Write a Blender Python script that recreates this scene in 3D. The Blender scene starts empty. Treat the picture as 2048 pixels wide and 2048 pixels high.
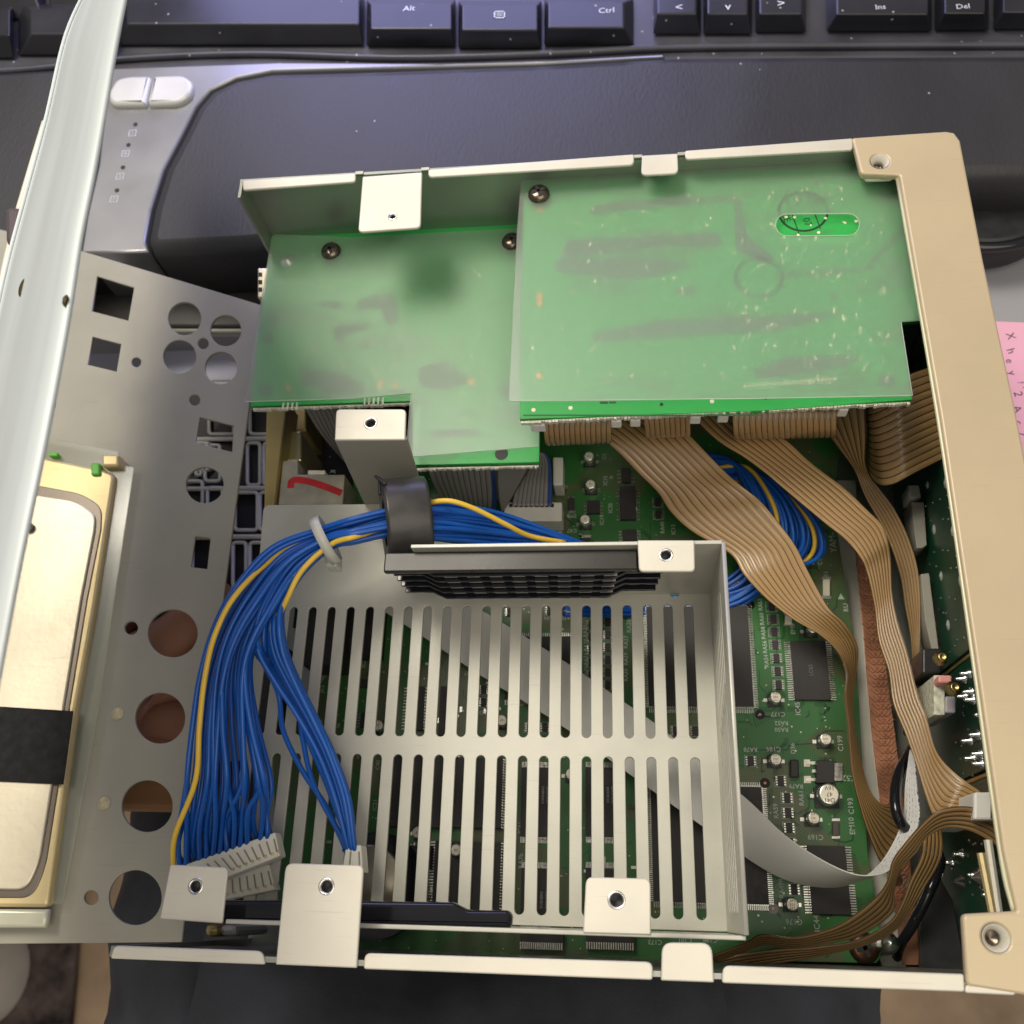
import bpy, math, random
import numpy as np
from mathutils import Vector, Matrix
random.seed(7); rng = np.random.default_rng(7)
S = 0.001
scene = bpy.context.scene
COL = scene.collection
# ------------------------------------------------------------------ camera, world, lamps, exposure
CAM = np.array([116.94, 11.45, 315.76]); ROT = (0.3942, 0.1135, 0.028); FOC = 0.9512
cd = bpy.data.cameras.new('camera'); cam = bpy.data.objects.new('camera', cd); COL.objects.link(cam)
cam.location = Vector(CAM * S); cam.rotation_euler = ROT
cd.sensor_width = 36; cd.lens = 36 * FOC; cd.clip_start = 0.005; cd.clip_end = 20
cd.dof.use_dof = True; cd.dof.focus_distance = 0.255; cd.dof.aperture_fstop = 27
scene.camera = cam
w = bpy.data.worlds.new('World'); scene.world = w; w.use_nodes = True
w.node_tree.nodes['Background'].inputs[0].default_value = (1.0, 0.95, 0.88, 1)
w.node_tree.nodes['Background'].inputs[1].default_value = 0.29
def area(name, loc, tgt, size, power, col, sy=None):
    l = bpy.data.lights.new(name, 'AREA'); l.energy = power; l.color = col; l.size = size
    if sy: l.shape = 'RECTANGLE'; l.size_y = sy
    o = bpy.data.objects.new(name, l); COL.objects.link(o); o.location = Vector(loc) * S
    o.rotation_euler = (Vector(tgt) - Vector(loc)).to_track_quat('-Z', 'Y').to_euler(); return o
area('ceiling_lamp', (-330, 560, 1150), (90, 110, 40), 0.5, 11.4, (1.0, 0.93, 0.80))
area('room_light', (500, -500, 1500), (100, 100, 40), 1.2, 9.5, (1.0, 0.91, 0.78))
area('monitor_glow', (20, 500, 110), (60, 335, 20), 0.26, 0.75, (0.46, 0.46, 1.0), 0.18)
scene.view_settings.view_transform = 'Standard'; scene.view_settings.look = 'None'
scene.view_settings.exposure = 0.12; scene.view_settings.gamma = 1
scene.render.engine = 'CYCLES'
# ------------------------------------------------------------------ projecting photo measurements onto real planes (mm)
def _R(rx, ry, rz):
    cx, sx, cy, sy, cz, sz = math.cos(rx), math.sin(rx), math.cos(ry), math.sin(ry), math.cos(rz), math.sin(rz)
    X = np.array([[1, 0, 0], [0, cx, -sx], [0, sx, cx]]); Y = np.array([[cy, 0, sy], [0, 1, 0], [-sy, 0, cy]])
    Z = np.array([[cz, -sz, 0], [sz, cz, 0], [0, 0, 1]]); return Z @ Y @ X
RM = _R(*ROT)
def ray(x, y): return RM @ np.array([(x - 1024) / (FOC * 2048), -(y - 1024) / (FOC * 2048), -1.0])
def PY(x, y, Y):
    d = ray(x, y); t = (Y - CAM[1]) / d[1]; return CAM + t * d
def P(x, y, z):
    d = ray(x, y); t = (z - CAM[2]) / d[2]; return CAM + t * d
def PX(x, y, X):
    d = ray(x, y); t = (X - CAM[0]) / d[0]; return CAM + t * d
# ------------------------------------------------------------------ materials
MATS = {}
def mat(name, col, rough=0.5, metal=0.0, var=0.08, vs=40, bump=0.0, bs=400, spec=0.5, coat=0.0, aniso=None, trans=0, ior=1.45, wear=0.0, dust=0.0):
    if name in MATS: return MATS[name]
    m = bpy.data.materials.new(name); m.use_nodes = True; nt = m.node_tree; b = nt.nodes['Principled BSDF']
    tc = nt.nodes.new('ShaderNodeTexCoord')
    mp = nt.nodes.new('ShaderNodeMapping'); nt.links.new(tc.outputs['Object'], mp.inputs['Vector'])
    if aniso: mp.inputs['Scale'].default_value = aniso
    nz = nt.nodes.new('ShaderNodeTexNoise'); nz.inputs['Scale'].default_value = vs; nz.inputs['Detail'].default_value = 6
    nt.links.new(mp.outputs[0], nz.inputs['Vector'])
    mr = nt.nodes.new('ShaderNodeMapRange'); mr.inputs[1].default_value = 0.3; mr.inputs[2].default_value = 0.7
    mr.inputs[3].default_value = 1 - var; mr.inputs[4].default_value = 1 + var; nt.links.new(nz.outputs[0], mr.inputs[0])
    mx = nt.nodes.new('ShaderNodeVectorMath'); mx.operation = 'SCALE'; mx.inputs[0].default_value = col
    nt.links.new(mr.outputs[0], mx.inputs['Scale']); nt.links.new(mx.outputs[0], b.inputs['Base Color'])
    r2 = nt.nodes.new('ShaderNodeMapRange'); r2.inputs[1].default_value = 0.3; r2.inputs[2].default_value = 0.7
    r2.inputs[3].default_value = max(0.02, rough * 0.85); r2.inputs[4].default_value = min(1, rough * 1.15)
    nt.links.new(nz.outputs[0], r2.inputs[0]); nt.links.new(r2.outputs[0], b.inputs['Roughness'])
    b.inputs['Metallic'].default_value = metal; b.inputs['Specular IOR Level'].default_value = spec
    b.inputs['Coat Weight'].default_value = coat; b.inputs['Transmission Weight'].default_value = trans; b.inputs['IOR'].default_value = ior
    if bump:
        n2 = nt.nodes.new('ShaderNodeTexNoise'); n2.inputs['Scale'].default_value = bs; n2.inputs['Detail'].default_value = 4
        nt.links.new(mp.outputs[0], n2.inputs['Vector'])
        bp = nt.nodes.new('ShaderNodeBump'); bp.inputs['Strength'].default_value = 1; bp.inputs['Distance'].default_value = bump * S
        nt.links.new(n2.outputs[0], bp.inputs['Height']); nt.links.new(bp.outputs[0], b.inputs['Normal'])
    if wear:
        n3 = nt.nodes.new('ShaderNodeTexNoise'); n3.inputs['Scale'].default_value = 14; n3.inputs['Detail'].default_value = 8; n3.inputs['Roughness'].default_value = 0.65; nt.links.new(tc.outputs['Object'], n3.inputs['Vector'])
        m3 = nt.nodes.new('ShaderNodeMapRange'); m3.inputs[1].default_value = 0.35; m3.inputs[2].default_value = 0.65; m3.inputs[3].default_value = 1 - wear; m3.inputs[4].default_value = 1 + wear * .3; nt.links.new(n3.outputs[0], m3.inputs[0])
        mp3 = nt.nodes.new('ShaderNodeMapping'); mp3.inputs['Scale'].default_value = (1, 30, 30); mp3.inputs['Rotation'].default_value = (0, 0, .5); nt.links.new(tc.outputs['Object'], mp3.inputs['Vector'])
        n4 = nt.nodes.new('ShaderNodeTexNoise'); n4.inputs['Scale'].default_value = 60; nt.links.new(mp3.outputs[0], n4.inputs['Vector'])
        m4 = nt.nodes.new('ShaderNodeMapRange'); m4.inputs[1].default_value = 0.66; m4.inputs[2].default_value = 0.72; m4.inputs[3].default_value = 1; m4.inputs[4].default_value = 1 - wear * .9; nt.links.new(n4.outputs[0], m4.inputs[0])
        mu = nt.nodes.new('ShaderNodeMath'); mu.operation = 'MULTIPLY'; nt.links.new(m3.outputs[0], mu.inputs[0]); nt.links.new(m4.outputs[0], mu.inputs[1])
        m5 = nt.nodes.new('ShaderNodeMath'); m5.operation = 'MULTIPLY'; nt.links.new(mr.outputs[0], m5.inputs[0]); nt.links.new(mu.outputs[0], m5.inputs[1]); nt.links.new(m5.outputs[0], mx.inputs['Scale'])
        m6 = nt.nodes.new('ShaderNodeMath'); m6.operation = 'DIVIDE'; nt.links.new(r2.outputs[0], m6.inputs[0]); nt.links.new(mu.outputs[0], m6.inputs[1]); nt.links.new(m6.outputs[0], b.inputs['Roughness'])
    if dust:
        vo = nt.nodes.new('ShaderNodeTexVoronoi'); vo.inputs['Scale'].default_value = 430; nt.links.new(tc.outputs['Object'], vo.inputs['Vector'])
        lt = nt.nodes.new('ShaderNodeMath'); lt.operation = 'LESS_THAN'; lt.inputs[1].default_value = 0.20; nt.links.new(vo.outputs['Distance'], lt.inputs[0])
        sc_ = nt.nodes.new('ShaderNodeSeparateColor'); nt.links.new(vo.outputs['Color'], sc_.inputs[0])
        gt = nt.nodes.new('ShaderNodeMath'); gt.operation = 'GREATER_THAN'; gt.inputs[1].default_value = 1 - dust; nt.links.new(sc_.outputs[0], gt.inputs[0])
        an = nt.nodes.new('ShaderNodeMath'); an.operation = 'MULTIPLY'; nt.links.new(lt.outputs[0], an.inputs[0]); nt.links.new(gt.outputs[0], an.inputs[1])
        md = nt.nodes.new('ShaderNodeMix'); md.data_type = 'RGBA'; md.inputs['B'].default_value = (.32, .31, .30, 1); nt.links.new(an.outputs[0], md.inputs['Factor'])
        nt.links.new(mx.outputs[0], md.inputs['A']); nt.links.new(md.outputs['Result'], b.inputs['Base Color'])
    MATS[name] = m; return m
zinc = mat('zinc_steel', (0.53, 0.52, 0.455), 0.45, 0.4, 0.05, 60, 0.02, 900, wear=.10)
zincw = mat('zinc_flange', (0.72, 0.685, 0.59), 0.5, 0.25, 0.04, 50, 0.02, 900, wear=.10)
greyst = mat('grey_steel', (0.36, 0.345, 0.285), 0.6, 0.2, 0.04, 12, 0.02, 900, wear=.10)
darkst = mat('wall_steel', (0.36, 0.37, 0.33), 0.38, 0.75, 0.06, 20)
champ = mat('champagne_paint', (0.58, 0.475, 0.315), 0.42, 0.2, 0.03, 20, 0.02, 1500, wear=.07)
bare = mat('bare_metal', (0.75, 0.74, 0.71), 0.25, 1.0, 0.1, 300)
goldm = mat('yellow_chromate', (0.70, 0.57, 0.31), 0.42, 0.55, 0.10, 25, 0.03, 500, wear=.15)
golds = mat('dull_brass_steel', (0.50, 0.38, 0.15), 0.4, 0.7, 0.15, 60)
silv = mat('bright_plate', (0.74, 0.69, 0.64), 0.33, 0.8, 0.07, 30, 0.03, 600)
copper = mat('copper', (0.46, 0.22, 0.13), 0.4, 0.75, 0.2, 120, 0.05, 900)
screwm = mat('black_screw', (0.16, 0.13, 0.10), 0.25, 0.9, 0.2, 600)
blackgl = mat('glossy_black_plastic', (0.012, 0.012, 0.016), 0.12, 0, 0.1, 100, spec=0.6)
blackp = mat('black_plastic', (0.02, 0.02, 0.022), 0.45, 0, 0.2, 200)
blacktape = mat('black_tape', (0.008, 0.008, 0.008), 0.85, 0, 0.3, 400, 0.05, 1500)
chipm = mat('chip_epoxy', (0.032, 0.029, 0.029), 0.55, 0, 0.15, 500, 0.01, 2500)
leadm = mat('tinned_lead', (0.72, 0.70, 0.64), 0.3, 1.0, 0.15, 900)
solder = mat('solder', (0.80, 0.82, 0.82), 0.18, 1.0, 0.1, 900)
whitep = mat('white_nylon', (0.74, 0.72, 0.65), 0.45, 0, 0.05, 200)
silk = mat('silkscreen_ink', (0.42, 0.46, 0.41), 0.6, 0, 0.1, 500)
capm = mat('aluminium_can', (0.78, 0.77, 0.72), 0.28, 0.9, 0.06, 500)
captop = mat('can_top', (0.86, 0.80, 0.66), 0.5, 0.2, 0.04, 500)
bluew = mat('blue_insulation', (0.009, 0.098, 0.44), 0.3, 0, 0.22, 25, spec=0.5)
yelw = mat('yellow_insulation', (0.80, 0.52, 0.06), 0.35, 0, 0.06, 200)
ferr = mat('ferrite', (0.055, 0.052, 0.05), 0.35, 0.3, 0.25, 150, 0.03, 900)
tiem = mat('tie_nylon', (0.80, 0.80, 0.72), 0.35, 0, 0.05, 200, trans=0.35)
skin = mat('skin', (0.46, 0.23, 0.16), 0.5, 0, 0.10, 60, 0.05, 900)
jeansm = mat('denim', (0.040, 0.044, 0.055), 0.9, 0, 0.35, 45, 0.14, 1400)
deskm = mat('desk_laminate', (0.34, 0.34, 0.37), 0.4, 0, 0.08, 5)
dkdesk = mat('dark_tray', (0.055, 0.05, 0.05), 0.45, 0, 0.15, 15)
woodm = mat('wood', (0.36, 0.19, 0.09), 0.5, 0, 0.2, 10, aniso=(1, 12, 12))
floorm = mat('floor_tile', (0.40, 0.28, 0.18), 0.6, 0, 0.4, 16)
pinkp = mat('pink_paper', (0.80, 0.42, 0.58), 0.8, 0, 0.04, 30)
inkm = mat('pen_ink', (0.10, 0.07, 0.12), 0.6)
paperm = mat('white_paper', (0.62, 0.64, 0.80), 0.7, 0, 0.03, 30)
keym = mat('key_plastic', (0.018, 0.018, 0.023), 0.33, 0, 0.35, 30, 0.01, 2500, dust=.035)
bezelm = mat('keyboard_bezel', (0.05, 0.05, 0.062), 0.42, 0, 0.25, 40, 0.01, 1500, dust=.05)
silvp = mat('silver_paint', (0.30, 0.30, 0.31), 0.36, 0.6, 0.04, 30)
leather = mat('palm_leather', (0.029, 0.029, 0.033), 0.5, 0, 0.15, 20, 0.16, 520, aniso=(1.6, 0.7, 1), dust=.004)
legend = mat('key_legend', (0.62, 0.65, 0.72), 0.6)
red = mat('red_marker', (0.50, 0.02, 0.025), 0.6, 0, 0.2, 300)
greenplast = mat('green_plastic', (0.10, 0.42, 0.04), 0.3)
pinkpl = mat('pink_plastic', (0.75, 0.33, 0.30), 0.5)
ink = mat('stamp_ink', (0.01, 0.05, 0.02), 0.7)
fr4 = mat('board_edge', (0.20, 0.26, 0.10), 0.7, 0, 0.2, 400)
fr4w = mat('board_edge_pale', (0.62, 0.60, 0.48), 0.8, 0, 0.25, 900)
coverm = mat('cover_steel', (0.58, 0.63, 0.65), 0.5, 0.15, 0.06, 6, aniso=(12, 1, 12))

def node_pcb(name, base, dark, trace, sc=1.0, viad=0.0):
    m = bpy.data.materials.new(name); m.use_nodes = True; nt = m.node_tree; b = nt.nodes['Principled BSDF']; N = nt.nodes.new; L = nt.links.new
    tc = N('ShaderNodeTexCoord')
    v = N('ShaderNodeTexVoronoi'); v.distance = 'CHEBYCHEV'; v.inputs['Scale'].default_value = 65 * sc; L(tc.outputs['Object'], v.inputs['Vector'])
    c1 = N('ShaderNodeSeparateColor'); L(v.outputs['Color'], c1.inputs[0])
    st = N('ShaderNodeMath'); st.operation = 'GREATER_THAN'; st.inputs[1].default_value = 0.55; L(c1.outputs[0], st.inputs[0])
    mix = N('ShaderNodeMix'); mix.data_type = 'RGBA'; mix.inputs['A'].default_value = (*base, 1); mix.inputs['B'].default_value = (*dark, 1)
    L(st.outputs[0], mix.inputs['Factor'])
    # fine parallel tracks in some cells
    mp = N('ShaderNodeMapping'); mp.inputs['Rotation'].default_value = (0, 0, 0.785); L(tc.outputs['Object'], mp.inputs['Vector'])
    wv = N('ShaderNodeTexWave'); wv.inputs['Scale'].default_value = 420 * sc; wv.inputs['Distortion'].default_value = 0.0; L(mp.outputs[0], wv.inputs['Vector'])
    wv2 = N('ShaderNodeTexWave'); wv2.inputs['Scale'].default_value = 500 * sc; L(tc.outputs['Object'], wv2.inputs['Vector'])
    s2 = N('ShaderNodeMath'); s2.operation = 'GREATER_THAN'; s2.inputs[1].default_value = 0.5; L(c1.outputs[1], s2.inputs[0])
    mw = N('ShaderNodeMix'); L(s2.outputs[0], mw.inputs[0]); L(wv.outputs['Fac'], mw.inputs[2]); L(wv2.outputs['Fac'], mw.inputs[3])
    t1 = N('ShaderNodeMath'); t1.operation = 'GREATER_THAN'; t1.inputs[1].default_value = 0.72; L(mw.outputs[0], t1.inputs[0])
    s3 = N('ShaderNodeMath'); s3.operation = 'GREATER_THAN'; s3.inputs[1].default_value = 0.66; L(c1.outputs[2], s3.inputs[0])
    t2 = N('ShaderNodeMath'); t2.operation = 'MULTIPLY'; L(t1.outputs[0], t2.inputs[0]); L(s3.outputs[0], t2.inputs[1])
    mix2 = N('ShaderNodeMix'); mix2.data_type = 'RGBA'; L(mix.outputs['Result'], mix2.inputs['A']); mix2.inputs['B'].default_value = (*trace, 1); L(t2.outputs[0], mix2.inputs['Factor'])
    L(mix2.outputs['Result'], b.inputs['Base Color'])
    b.inputs['Roughness'].default_value = 0.38; b.inputs['Coat Weight'].default_value = 0.12; b.inputs['Coat Roughness'].default_value = 0.2
    bp = N('ShaderNodeBump'); bp.inputs['Distance'].default_value = 0.00005; bp.inputs['Strength'].default_value = 0.6
    ad = N('ShaderNodeMath'); ad.operation = 'ADD'; L(st.outputs[0], ad.inputs[0]); L(t2.outputs[0], ad.inputs[1]); L(ad.outputs[0], bp.inputs['Height']); L(bp.outputs[0], b.inputs['Normal'])
    MATS[name] = m; return m
pcbm = node_pcb('main_board_mask', (0.034, 0.150, 0.036), (0.085, 0.115, 0.045), (0.028, 0.11, 0.03))
pcbdk = node_pcb('panel_board_mask', (0.005, 0.06, 0.028), (0.006, 0.045, 0.024), (0.01, 0.075, 0.03))

def node_topboard(name, seedv):
    m = bpy.data.materials.new(name); m.use_nodes = True; nt = m.node_tree; b = nt.nodes['Principled BSDF']; N = nt.nodes.new; L = nt.links.new
    tc = N('ShaderNodeTexCoord'); mp = N('ShaderNodeMapping'); mp.inputs['Scale'].default_value = (1, 3.2, 1); mp.inputs['Location'].default_value = (seedv, seedv * 2, 0)
    mp.inputs['Rotation'].default_value = (0, 0, 0.03)
    L(tc.outputs['Object'], mp.inputs['Vector'])
    nz = N('ShaderNodeTexNoise'); nz.inputs['Scale'].default_value = 26; nz.inputs['Detail'].default_value = 2; L(mp.outputs[0], nz.inputs['Vector'])
    cr = N('ShaderNodeMapRange'); cr.inputs[1].default_value = 0.56; cr.inputs[2].default_value = 0.60; L(nz.outputs[0], cr.inputs[0])
    mix = N('ShaderNodeMix'); mix.data_type = 'RGBA'; mix.inputs['A'].default_value = (0.035, 0.42, 0.085, 1); mix.inputs['B'].default_value = (0.055, 0.34, 0.085, 1)
    L(cr.outputs[0], mix.inputs['Factor'])
    L(mix.outputs['Result'], b.inputs['Base Color']); b.inputs['Roughness'].default_value = 0.35
    MATS[name] = m; return m
top1 = node_topboard('board_mask_a', 0.0); top2 = node_topboard('board_mask_b', 0.31)

def node_film():
    m = bpy.data.materials.new('frosted_film'); m.use_nodes = True; nt = m.node_tree; N = nt.nodes.new; L = nt.links.new
    nt.nodes.remove(nt.nodes['Principled BSDF']); out = nt.nodes['Material Output']
    tr = N('ShaderNodeBsdfTransparent'); tr.inputs[0].default_value = (0.97, 0.97, 0.97, 1)
    rf = N('ShaderNodeBsdfRefraction'); rf.inputs['IOR'].default_value = 1.15; rf.inputs['Roughness'].default_value = 0.55; rf.inputs[0].default_value = (0.96, 0.97, 0.95, 1)
    df = N('ShaderNodeBsdfDiffuse'); df.inputs[0].default_value = (0.80, 0.80, 0.78, 1)
    tl = N('ShaderNodeBsdfTranslucent'); tl.inputs[0].default_value = (0.80, 0.80, 0.78, 1)
    gl = N('ShaderNodeBsdfGlossy'); gl.inputs['Roughness'].default_value = 0.38
    a = N('ShaderNodeMixShader'); a.inputs[0].default_value = 0.42; L(tr.outputs[0], a.inputs[1]); L(rf.outputs[0], a.inputs[2])
    c = N('ShaderNodeMixShader'); c.inputs[0].default_value = 0.5; L(df.outputs[0], c.inputs[1]); L(tl.outputs[0], c.inputs[2])
    d = N('ShaderNodeMixShader'); d.inputs[0].default_value = 0.18; L(a.outputs[0], d.inputs[1]); L(c.outputs[0], d.inputs[2])
    e = N('ShaderNodeMixShader'); e.inputs[0].default_value = 0.05; L(d.outputs[0], e.inputs[1]); L(gl.outputs[0], e.inputs[2])
    L(e.outputs[0], out.inputs['Surface']); return m
film = node_film()
def node_clear():
    m = bpy.data.materials.new('clear_plastic'); m.use_nodes = True; nt = m.node_tree; N = nt.nodes.new; L = nt.links.new
    nt.nodes.remove(nt.nodes['Principled BSDF']); out = nt.nodes['Material Output']
    tr = N('ShaderNodeBsdfTransparent'); tr.inputs[0].default_value = (0.93, 0.94, 0.90, 1)
    gl = N('ShaderNodeBsdfGlossy'); gl.inputs['Roughness'].default_value = 0.15
    df = N('ShaderNodeBsdfDiffuse'); df.inputs[0].default_value = (0.6, 0.6, 0.52, 1)
    c = N('ShaderNodeMixShader'); c.inputs[0].default_value = 0.5; L(gl.outputs[0], c.inputs[1]); L(df.outputs[0], c.inputs[2])
    d = N('ShaderNodeMixShader'); d.inputs[0].default_value = 0.16; L(tr.outputs[0], d.inputs[1]); L(c.outputs[0], d.inputs[2])
    L(d.outputs[0], out.inputs['Surface']); return m
clear = node_clear()
def node_ribbon(name, col, web, rough=0.32, stripe=None):
    m = bpy.data.materials.new(name); m.use_nodes = True; nt = m.node_tree; b = nt.nodes['Principled BSDF']; N = nt.nodes.new; L = nt.links.new
    uv = N('ShaderNodeTexCoord'); sp = N('ShaderNodeSeparateXYZ'); L(uv.outputs['UV'], sp.inputs[0])
    fr = N('ShaderNodeMath'); fr.operation = 'FRACT'; L(sp.outputs[0], fr.inputs[0])
    pp = N('ShaderNodeMath'); pp.operation = 'PINGPONG'; pp.inputs[1].default_value = 0.5; L(fr.outputs[0], pp.inputs[0])
    st = N('ShaderNodeMath'); st.operation = 'LESS_THAN'; st.inputs[1].default_value = 0.09; L(pp.outputs[0], st.inputs[0])
    mix = N('ShaderNodeMix'); mix.data_type = 'RGBA'; mix.inputs['A'].default_value = (*col, 1); mix.inputs['B'].default_value = (*web, 1); L(st.outputs[0], mix.inputs['Factor'])
    o = mix.outputs['Result']
    if stripe:
        g = N('ShaderNodeMath'); g.operation = 'LESS_THAN'; g.inputs[1].default_value = 1.0; L(sp.outputs[0], g.inputs[0])
        mx = N('ShaderNodeMix'); mx.data_type = 'RGBA'; L(o, mx.inputs['A']); mx.inputs['B'].default_value = (*stripe, 1); L(g.outputs[0], mx.inputs['Factor']); o = mx.outputs['Result']
    nz = N('ShaderNodeTexNoise'); nz.inputs['Scale'].default_value = 60; L(uv.outputs['Object'], nz.inputs['Vector'])
    hs = N('ShaderNodeHueSaturation'); mr = N('ShaderNodeMapRange'); mr.inputs[3].default_value = 0.88; mr.inputs[4].default_value = 1.12; L(nz.outputs[0], mr.inputs[0]); L(mr.outputs[0], hs.inputs['Value']); L(o, hs.inputs['Color'])
    L(hs.outputs[0], b.inputs['Base Color']); b.inputs['Roughness'].default_value = rough; b.inputs['Specular IOR Level'].default_value = 0.6
    MATS[name] = m; return m
tan = node_ribbon('tan_ribbon', (0.36, 0.222, 0.092), (0.085, 0.045, 0.018), 0.26)
greyp = node_ribbon('grey_ribbon_plain', (0.20, 0.19, 0.18), (0.06, 0.055, 0.05), 0.4)
greyr = node_ribbon('grey_ribbon', (0.22, 0.21, 0.20), (0.07, 0.065, 0.06), 0.4, (0.02, 0.06, 0.22))
ffcm = node_ribbon('white_flat_cable', (0.74, 0.73, 0.70), (0.66, 0.65, 0.62), 0.4)
def add_print(m):
    nt = m.node_tree; N = nt.nodes.new; L = nt.links.new; b = nt.nodes['Principled BSDF']; src = b.inputs['Base Color'].links[0].from_socket
    uv = N('ShaderNodeTexCoord'); mp = N('ShaderNodeMapping'); mp.inputs['Scale'].default_value = (0.9, 160, 1); L(uv.outputs['UV'], mp.inputs['Vector'])
    nz = N('ShaderNodeTexNoise'); nz.inputs['Scale'].default_value = 1.0; nz.inputs['Detail'].default_value = 3; L(mp.outputs[0], nz.inputs['Vector'])
    sp = N('ShaderNodeSeparateXYZ'); L(uv.outputs['UV'], sp.inputs[0])
    dv = N('ShaderNodeMath'); dv.operation = 'MULTIPLY'; dv.inputs[1].default_value = 1 / 6; L(sp.outputs[0], dv.inputs[0])
    fr = N('ShaderNodeMath'); fr.operation = 'FRACT'; L(dv.outputs[0], fr.inputs[0])
    a = N('ShaderNodeMath'); a.operation = 'LESS_THAN'; a.inputs[1].default_value = 0.16; L(fr.outputs[0], a.inputs[0])
    c = N('ShaderNodeMath'); c.operation = 'GREATER_THAN'; c.inputs[1].default_value = 0.52; L(nz.outputs[0], c.inputs[0])
    e = N('ShaderNodeMath'); e.operation = 'GREATER_THAN'; e.inputs[1].default_value = 0.76; L(sp.outputs[1], e.inputs[0])
    f = N('ShaderNodeMath'); f.operation = 'MULTIPLY'; L(a.outputs[0], f.inputs[0]); L(c.outputs[0], f.inputs[1])
    g = N('ShaderNodeMath'); g.operation = 'MULTIPLY'; L(f.outputs[0], g.inputs[0]); L(e.outputs[0], g.inputs[1])
    mx = N('ShaderNodeMix'); mx.data_type = 'RGBA'; L(src, mx.inputs['A']); mx.inputs['B'].default_value = (.03, .05, .25, 1); L(g.outputs[0], mx.inputs['Factor']); L(mx.outputs['Result'], b.inputs['Base Color'])
add_print(ffcm)
# ------------------------------------------------------------------ object helpers
LOC = {}
def mesh_from(verts, faces, name, smooth=False, uvs=None):
    me = bpy.data.meshes.new(name); me.from_pydata([tuple(v) for v in verts], [], faces); me.update()
    if smooth: me.shade_smooth()
    if uvs is not None:
        l = me.uv_layers.new(name='UVMap')
        for p in me.polygons:
            for li, vi in zip(p.loop_indices, p.vertices): l.data[li].uv = uvs[vi]
    return me
def rootloc(parent):
    while parent is not None and parent.name not in LOC and parent.parent: parent = parent.parent
    return LOC.get(parent.name, np.zeros(3)) if parent is not None else np.zeros(3)
def tag(o, label=None, cat=None, group=None, kind=None):
    if label: o['label'] = label
    if cat: o['category'] = cat
    if group: o['group'] = group
    if kind: o['kind'] = kind
    return o
def thing(name, label, cat, loc=(0, 0, 0), group=None):
    o = bpy.data.objects.new(name, None); COL.objects.link(o); o.location = Vector(loc) * S; o.empty_display_size = 0.01
    LOC[o.name] = np.array(loc, float); return tag(o, label, cat, group)
def put(me, name, m, parent, pos=(0, 0, 0), rz=0.0, kind=None, label=None):
    """mesh data already in metres around the point pos (mm, world)"""
    o = bpy.data.objects.new(name, me); COL.objects.link(o)
    if m and not me.materials: me.materials.append(m)
    off = np.array(pos, float)
    if parent is not None:
        o.parent = parent
        off = off - rootloc(parent) - OFF.get(parent.name, np.zeros(3))
    o.location = Vector(off * S); o.rotation_euler.z = rz
    if parent is not None: OFF[o.name] = OFF.get(parent.name, np.zeros(3)) + off
    return tag(o, label=label, kind=kind)
OFF = {}
def obj(name, verts, faces, m, parent=None, smooth=False, uvs=None, kind=None, label=None):
    """world coordinates in mm"""
    base = rootloc(parent) if parent is not None else np.zeros(3)
    v = (np.array(verts, float) - base) * S
    me = mesh_from(v, faces, name, smooth, uvs); me.materials.append(m)
    o = bpy.data.objects.new(name, me); COL.objects.link(o)
    if parent is not None:
        o.parent = parent
        if parent.type == 'MESH': o.location = -parent.location
    return tag(o, label=label, kind=kind)
class MB:
    def __init__(s): s.v = []; s.f = []
    def add(s, v, f):
        n = len(s.v); s.v += [tuple(a) for a in v]; s.f += [tuple(i + n for i in q) for q in f]
    def box(s, x0, y0, z0, x1, y1, z1):
        s.add([(x0, y0, z0), (x1, y0, z0), (x1, y1, z0), (x0, y1, z0), (x0, y0, z1), (x1, y0, z1), (x1, y1, z1), (x0, y1, z1)],
              [(3, 2, 1, 0), (4, 5, 6, 7), (0, 1, 5, 4), (1, 2, 6, 5), (2, 3, 7, 6), (3, 0, 4, 7)])
    def prism(s, bot, top):
        n = len(bot); s.add(list(bot) + list(top), [tuple(range(n - 1, -1, -1)), tuple(range(n, 2 * n))] + [(i, (i + 1) % n, n + (i + 1) % n, n + i) for i in range(n)])
    def cyl(s, c, r, h, n=16, r2=None, ax='z'):
        r2 = r if r2 is None else r2; a = [2 * math.pi * i / n for i in range(n)]
        def q(x, y, z): return {'z': (c[0] + x, c[1] + y, c[2] + z), 'x': (c[0] + z, c[1] + x, c[2] + y), 'y': (c[0] + x, c[1] + z, c[2] + y)}[ax]
        s.prism([q(r * math.cos(t), r * math.sin(t), 0) for t in a], [q(r2 * math.cos(t), r2 * math.sin(t), h) for t in a])
    def lathe(s, c, prof, n=20, ax='z'):
        v = []; f = []
        for (r, h) in prof:
            for i in range(n):
                t = 2 * math.pi * i / n; x, y, z = r * math.cos(t), r * math.sin(t), h
                v.append({'z': (c[0] + x, c[1] + y, c[2] + z), 'x': (c[0] + z, c[1] + x, c[2] + y), 'y': (c[0] + x, c[1] + z, c[2] + y)}[ax])
        m = len(prof)
        for j in range(m - 1):
            for i in range(n): f.append((j * n + i, j * n + (i + 1) % n, (j + 1) * n + (i + 1) % n, (j + 1) * n + i))
        s.add(v, f)
    def obj(s, name, m, parent=None, smooth=False, **k): return obj(name, s.v, s.f, m, parent, smooth, **k)
    def data(s, name, m, smooth=False):
        me = mesh_from(np.array(s.v, float) * S, s.f, name, smooth); me.materials.append(m); return me
def bev(o, wd=0.3, seg=2):
    b = o.modifiers.new('bevel', 'BEVEL'); b.width = wd * S; b.segments = seg; b.limit_method = 'ANGLE'; b.angle_limit = 0.7; return o
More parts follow.
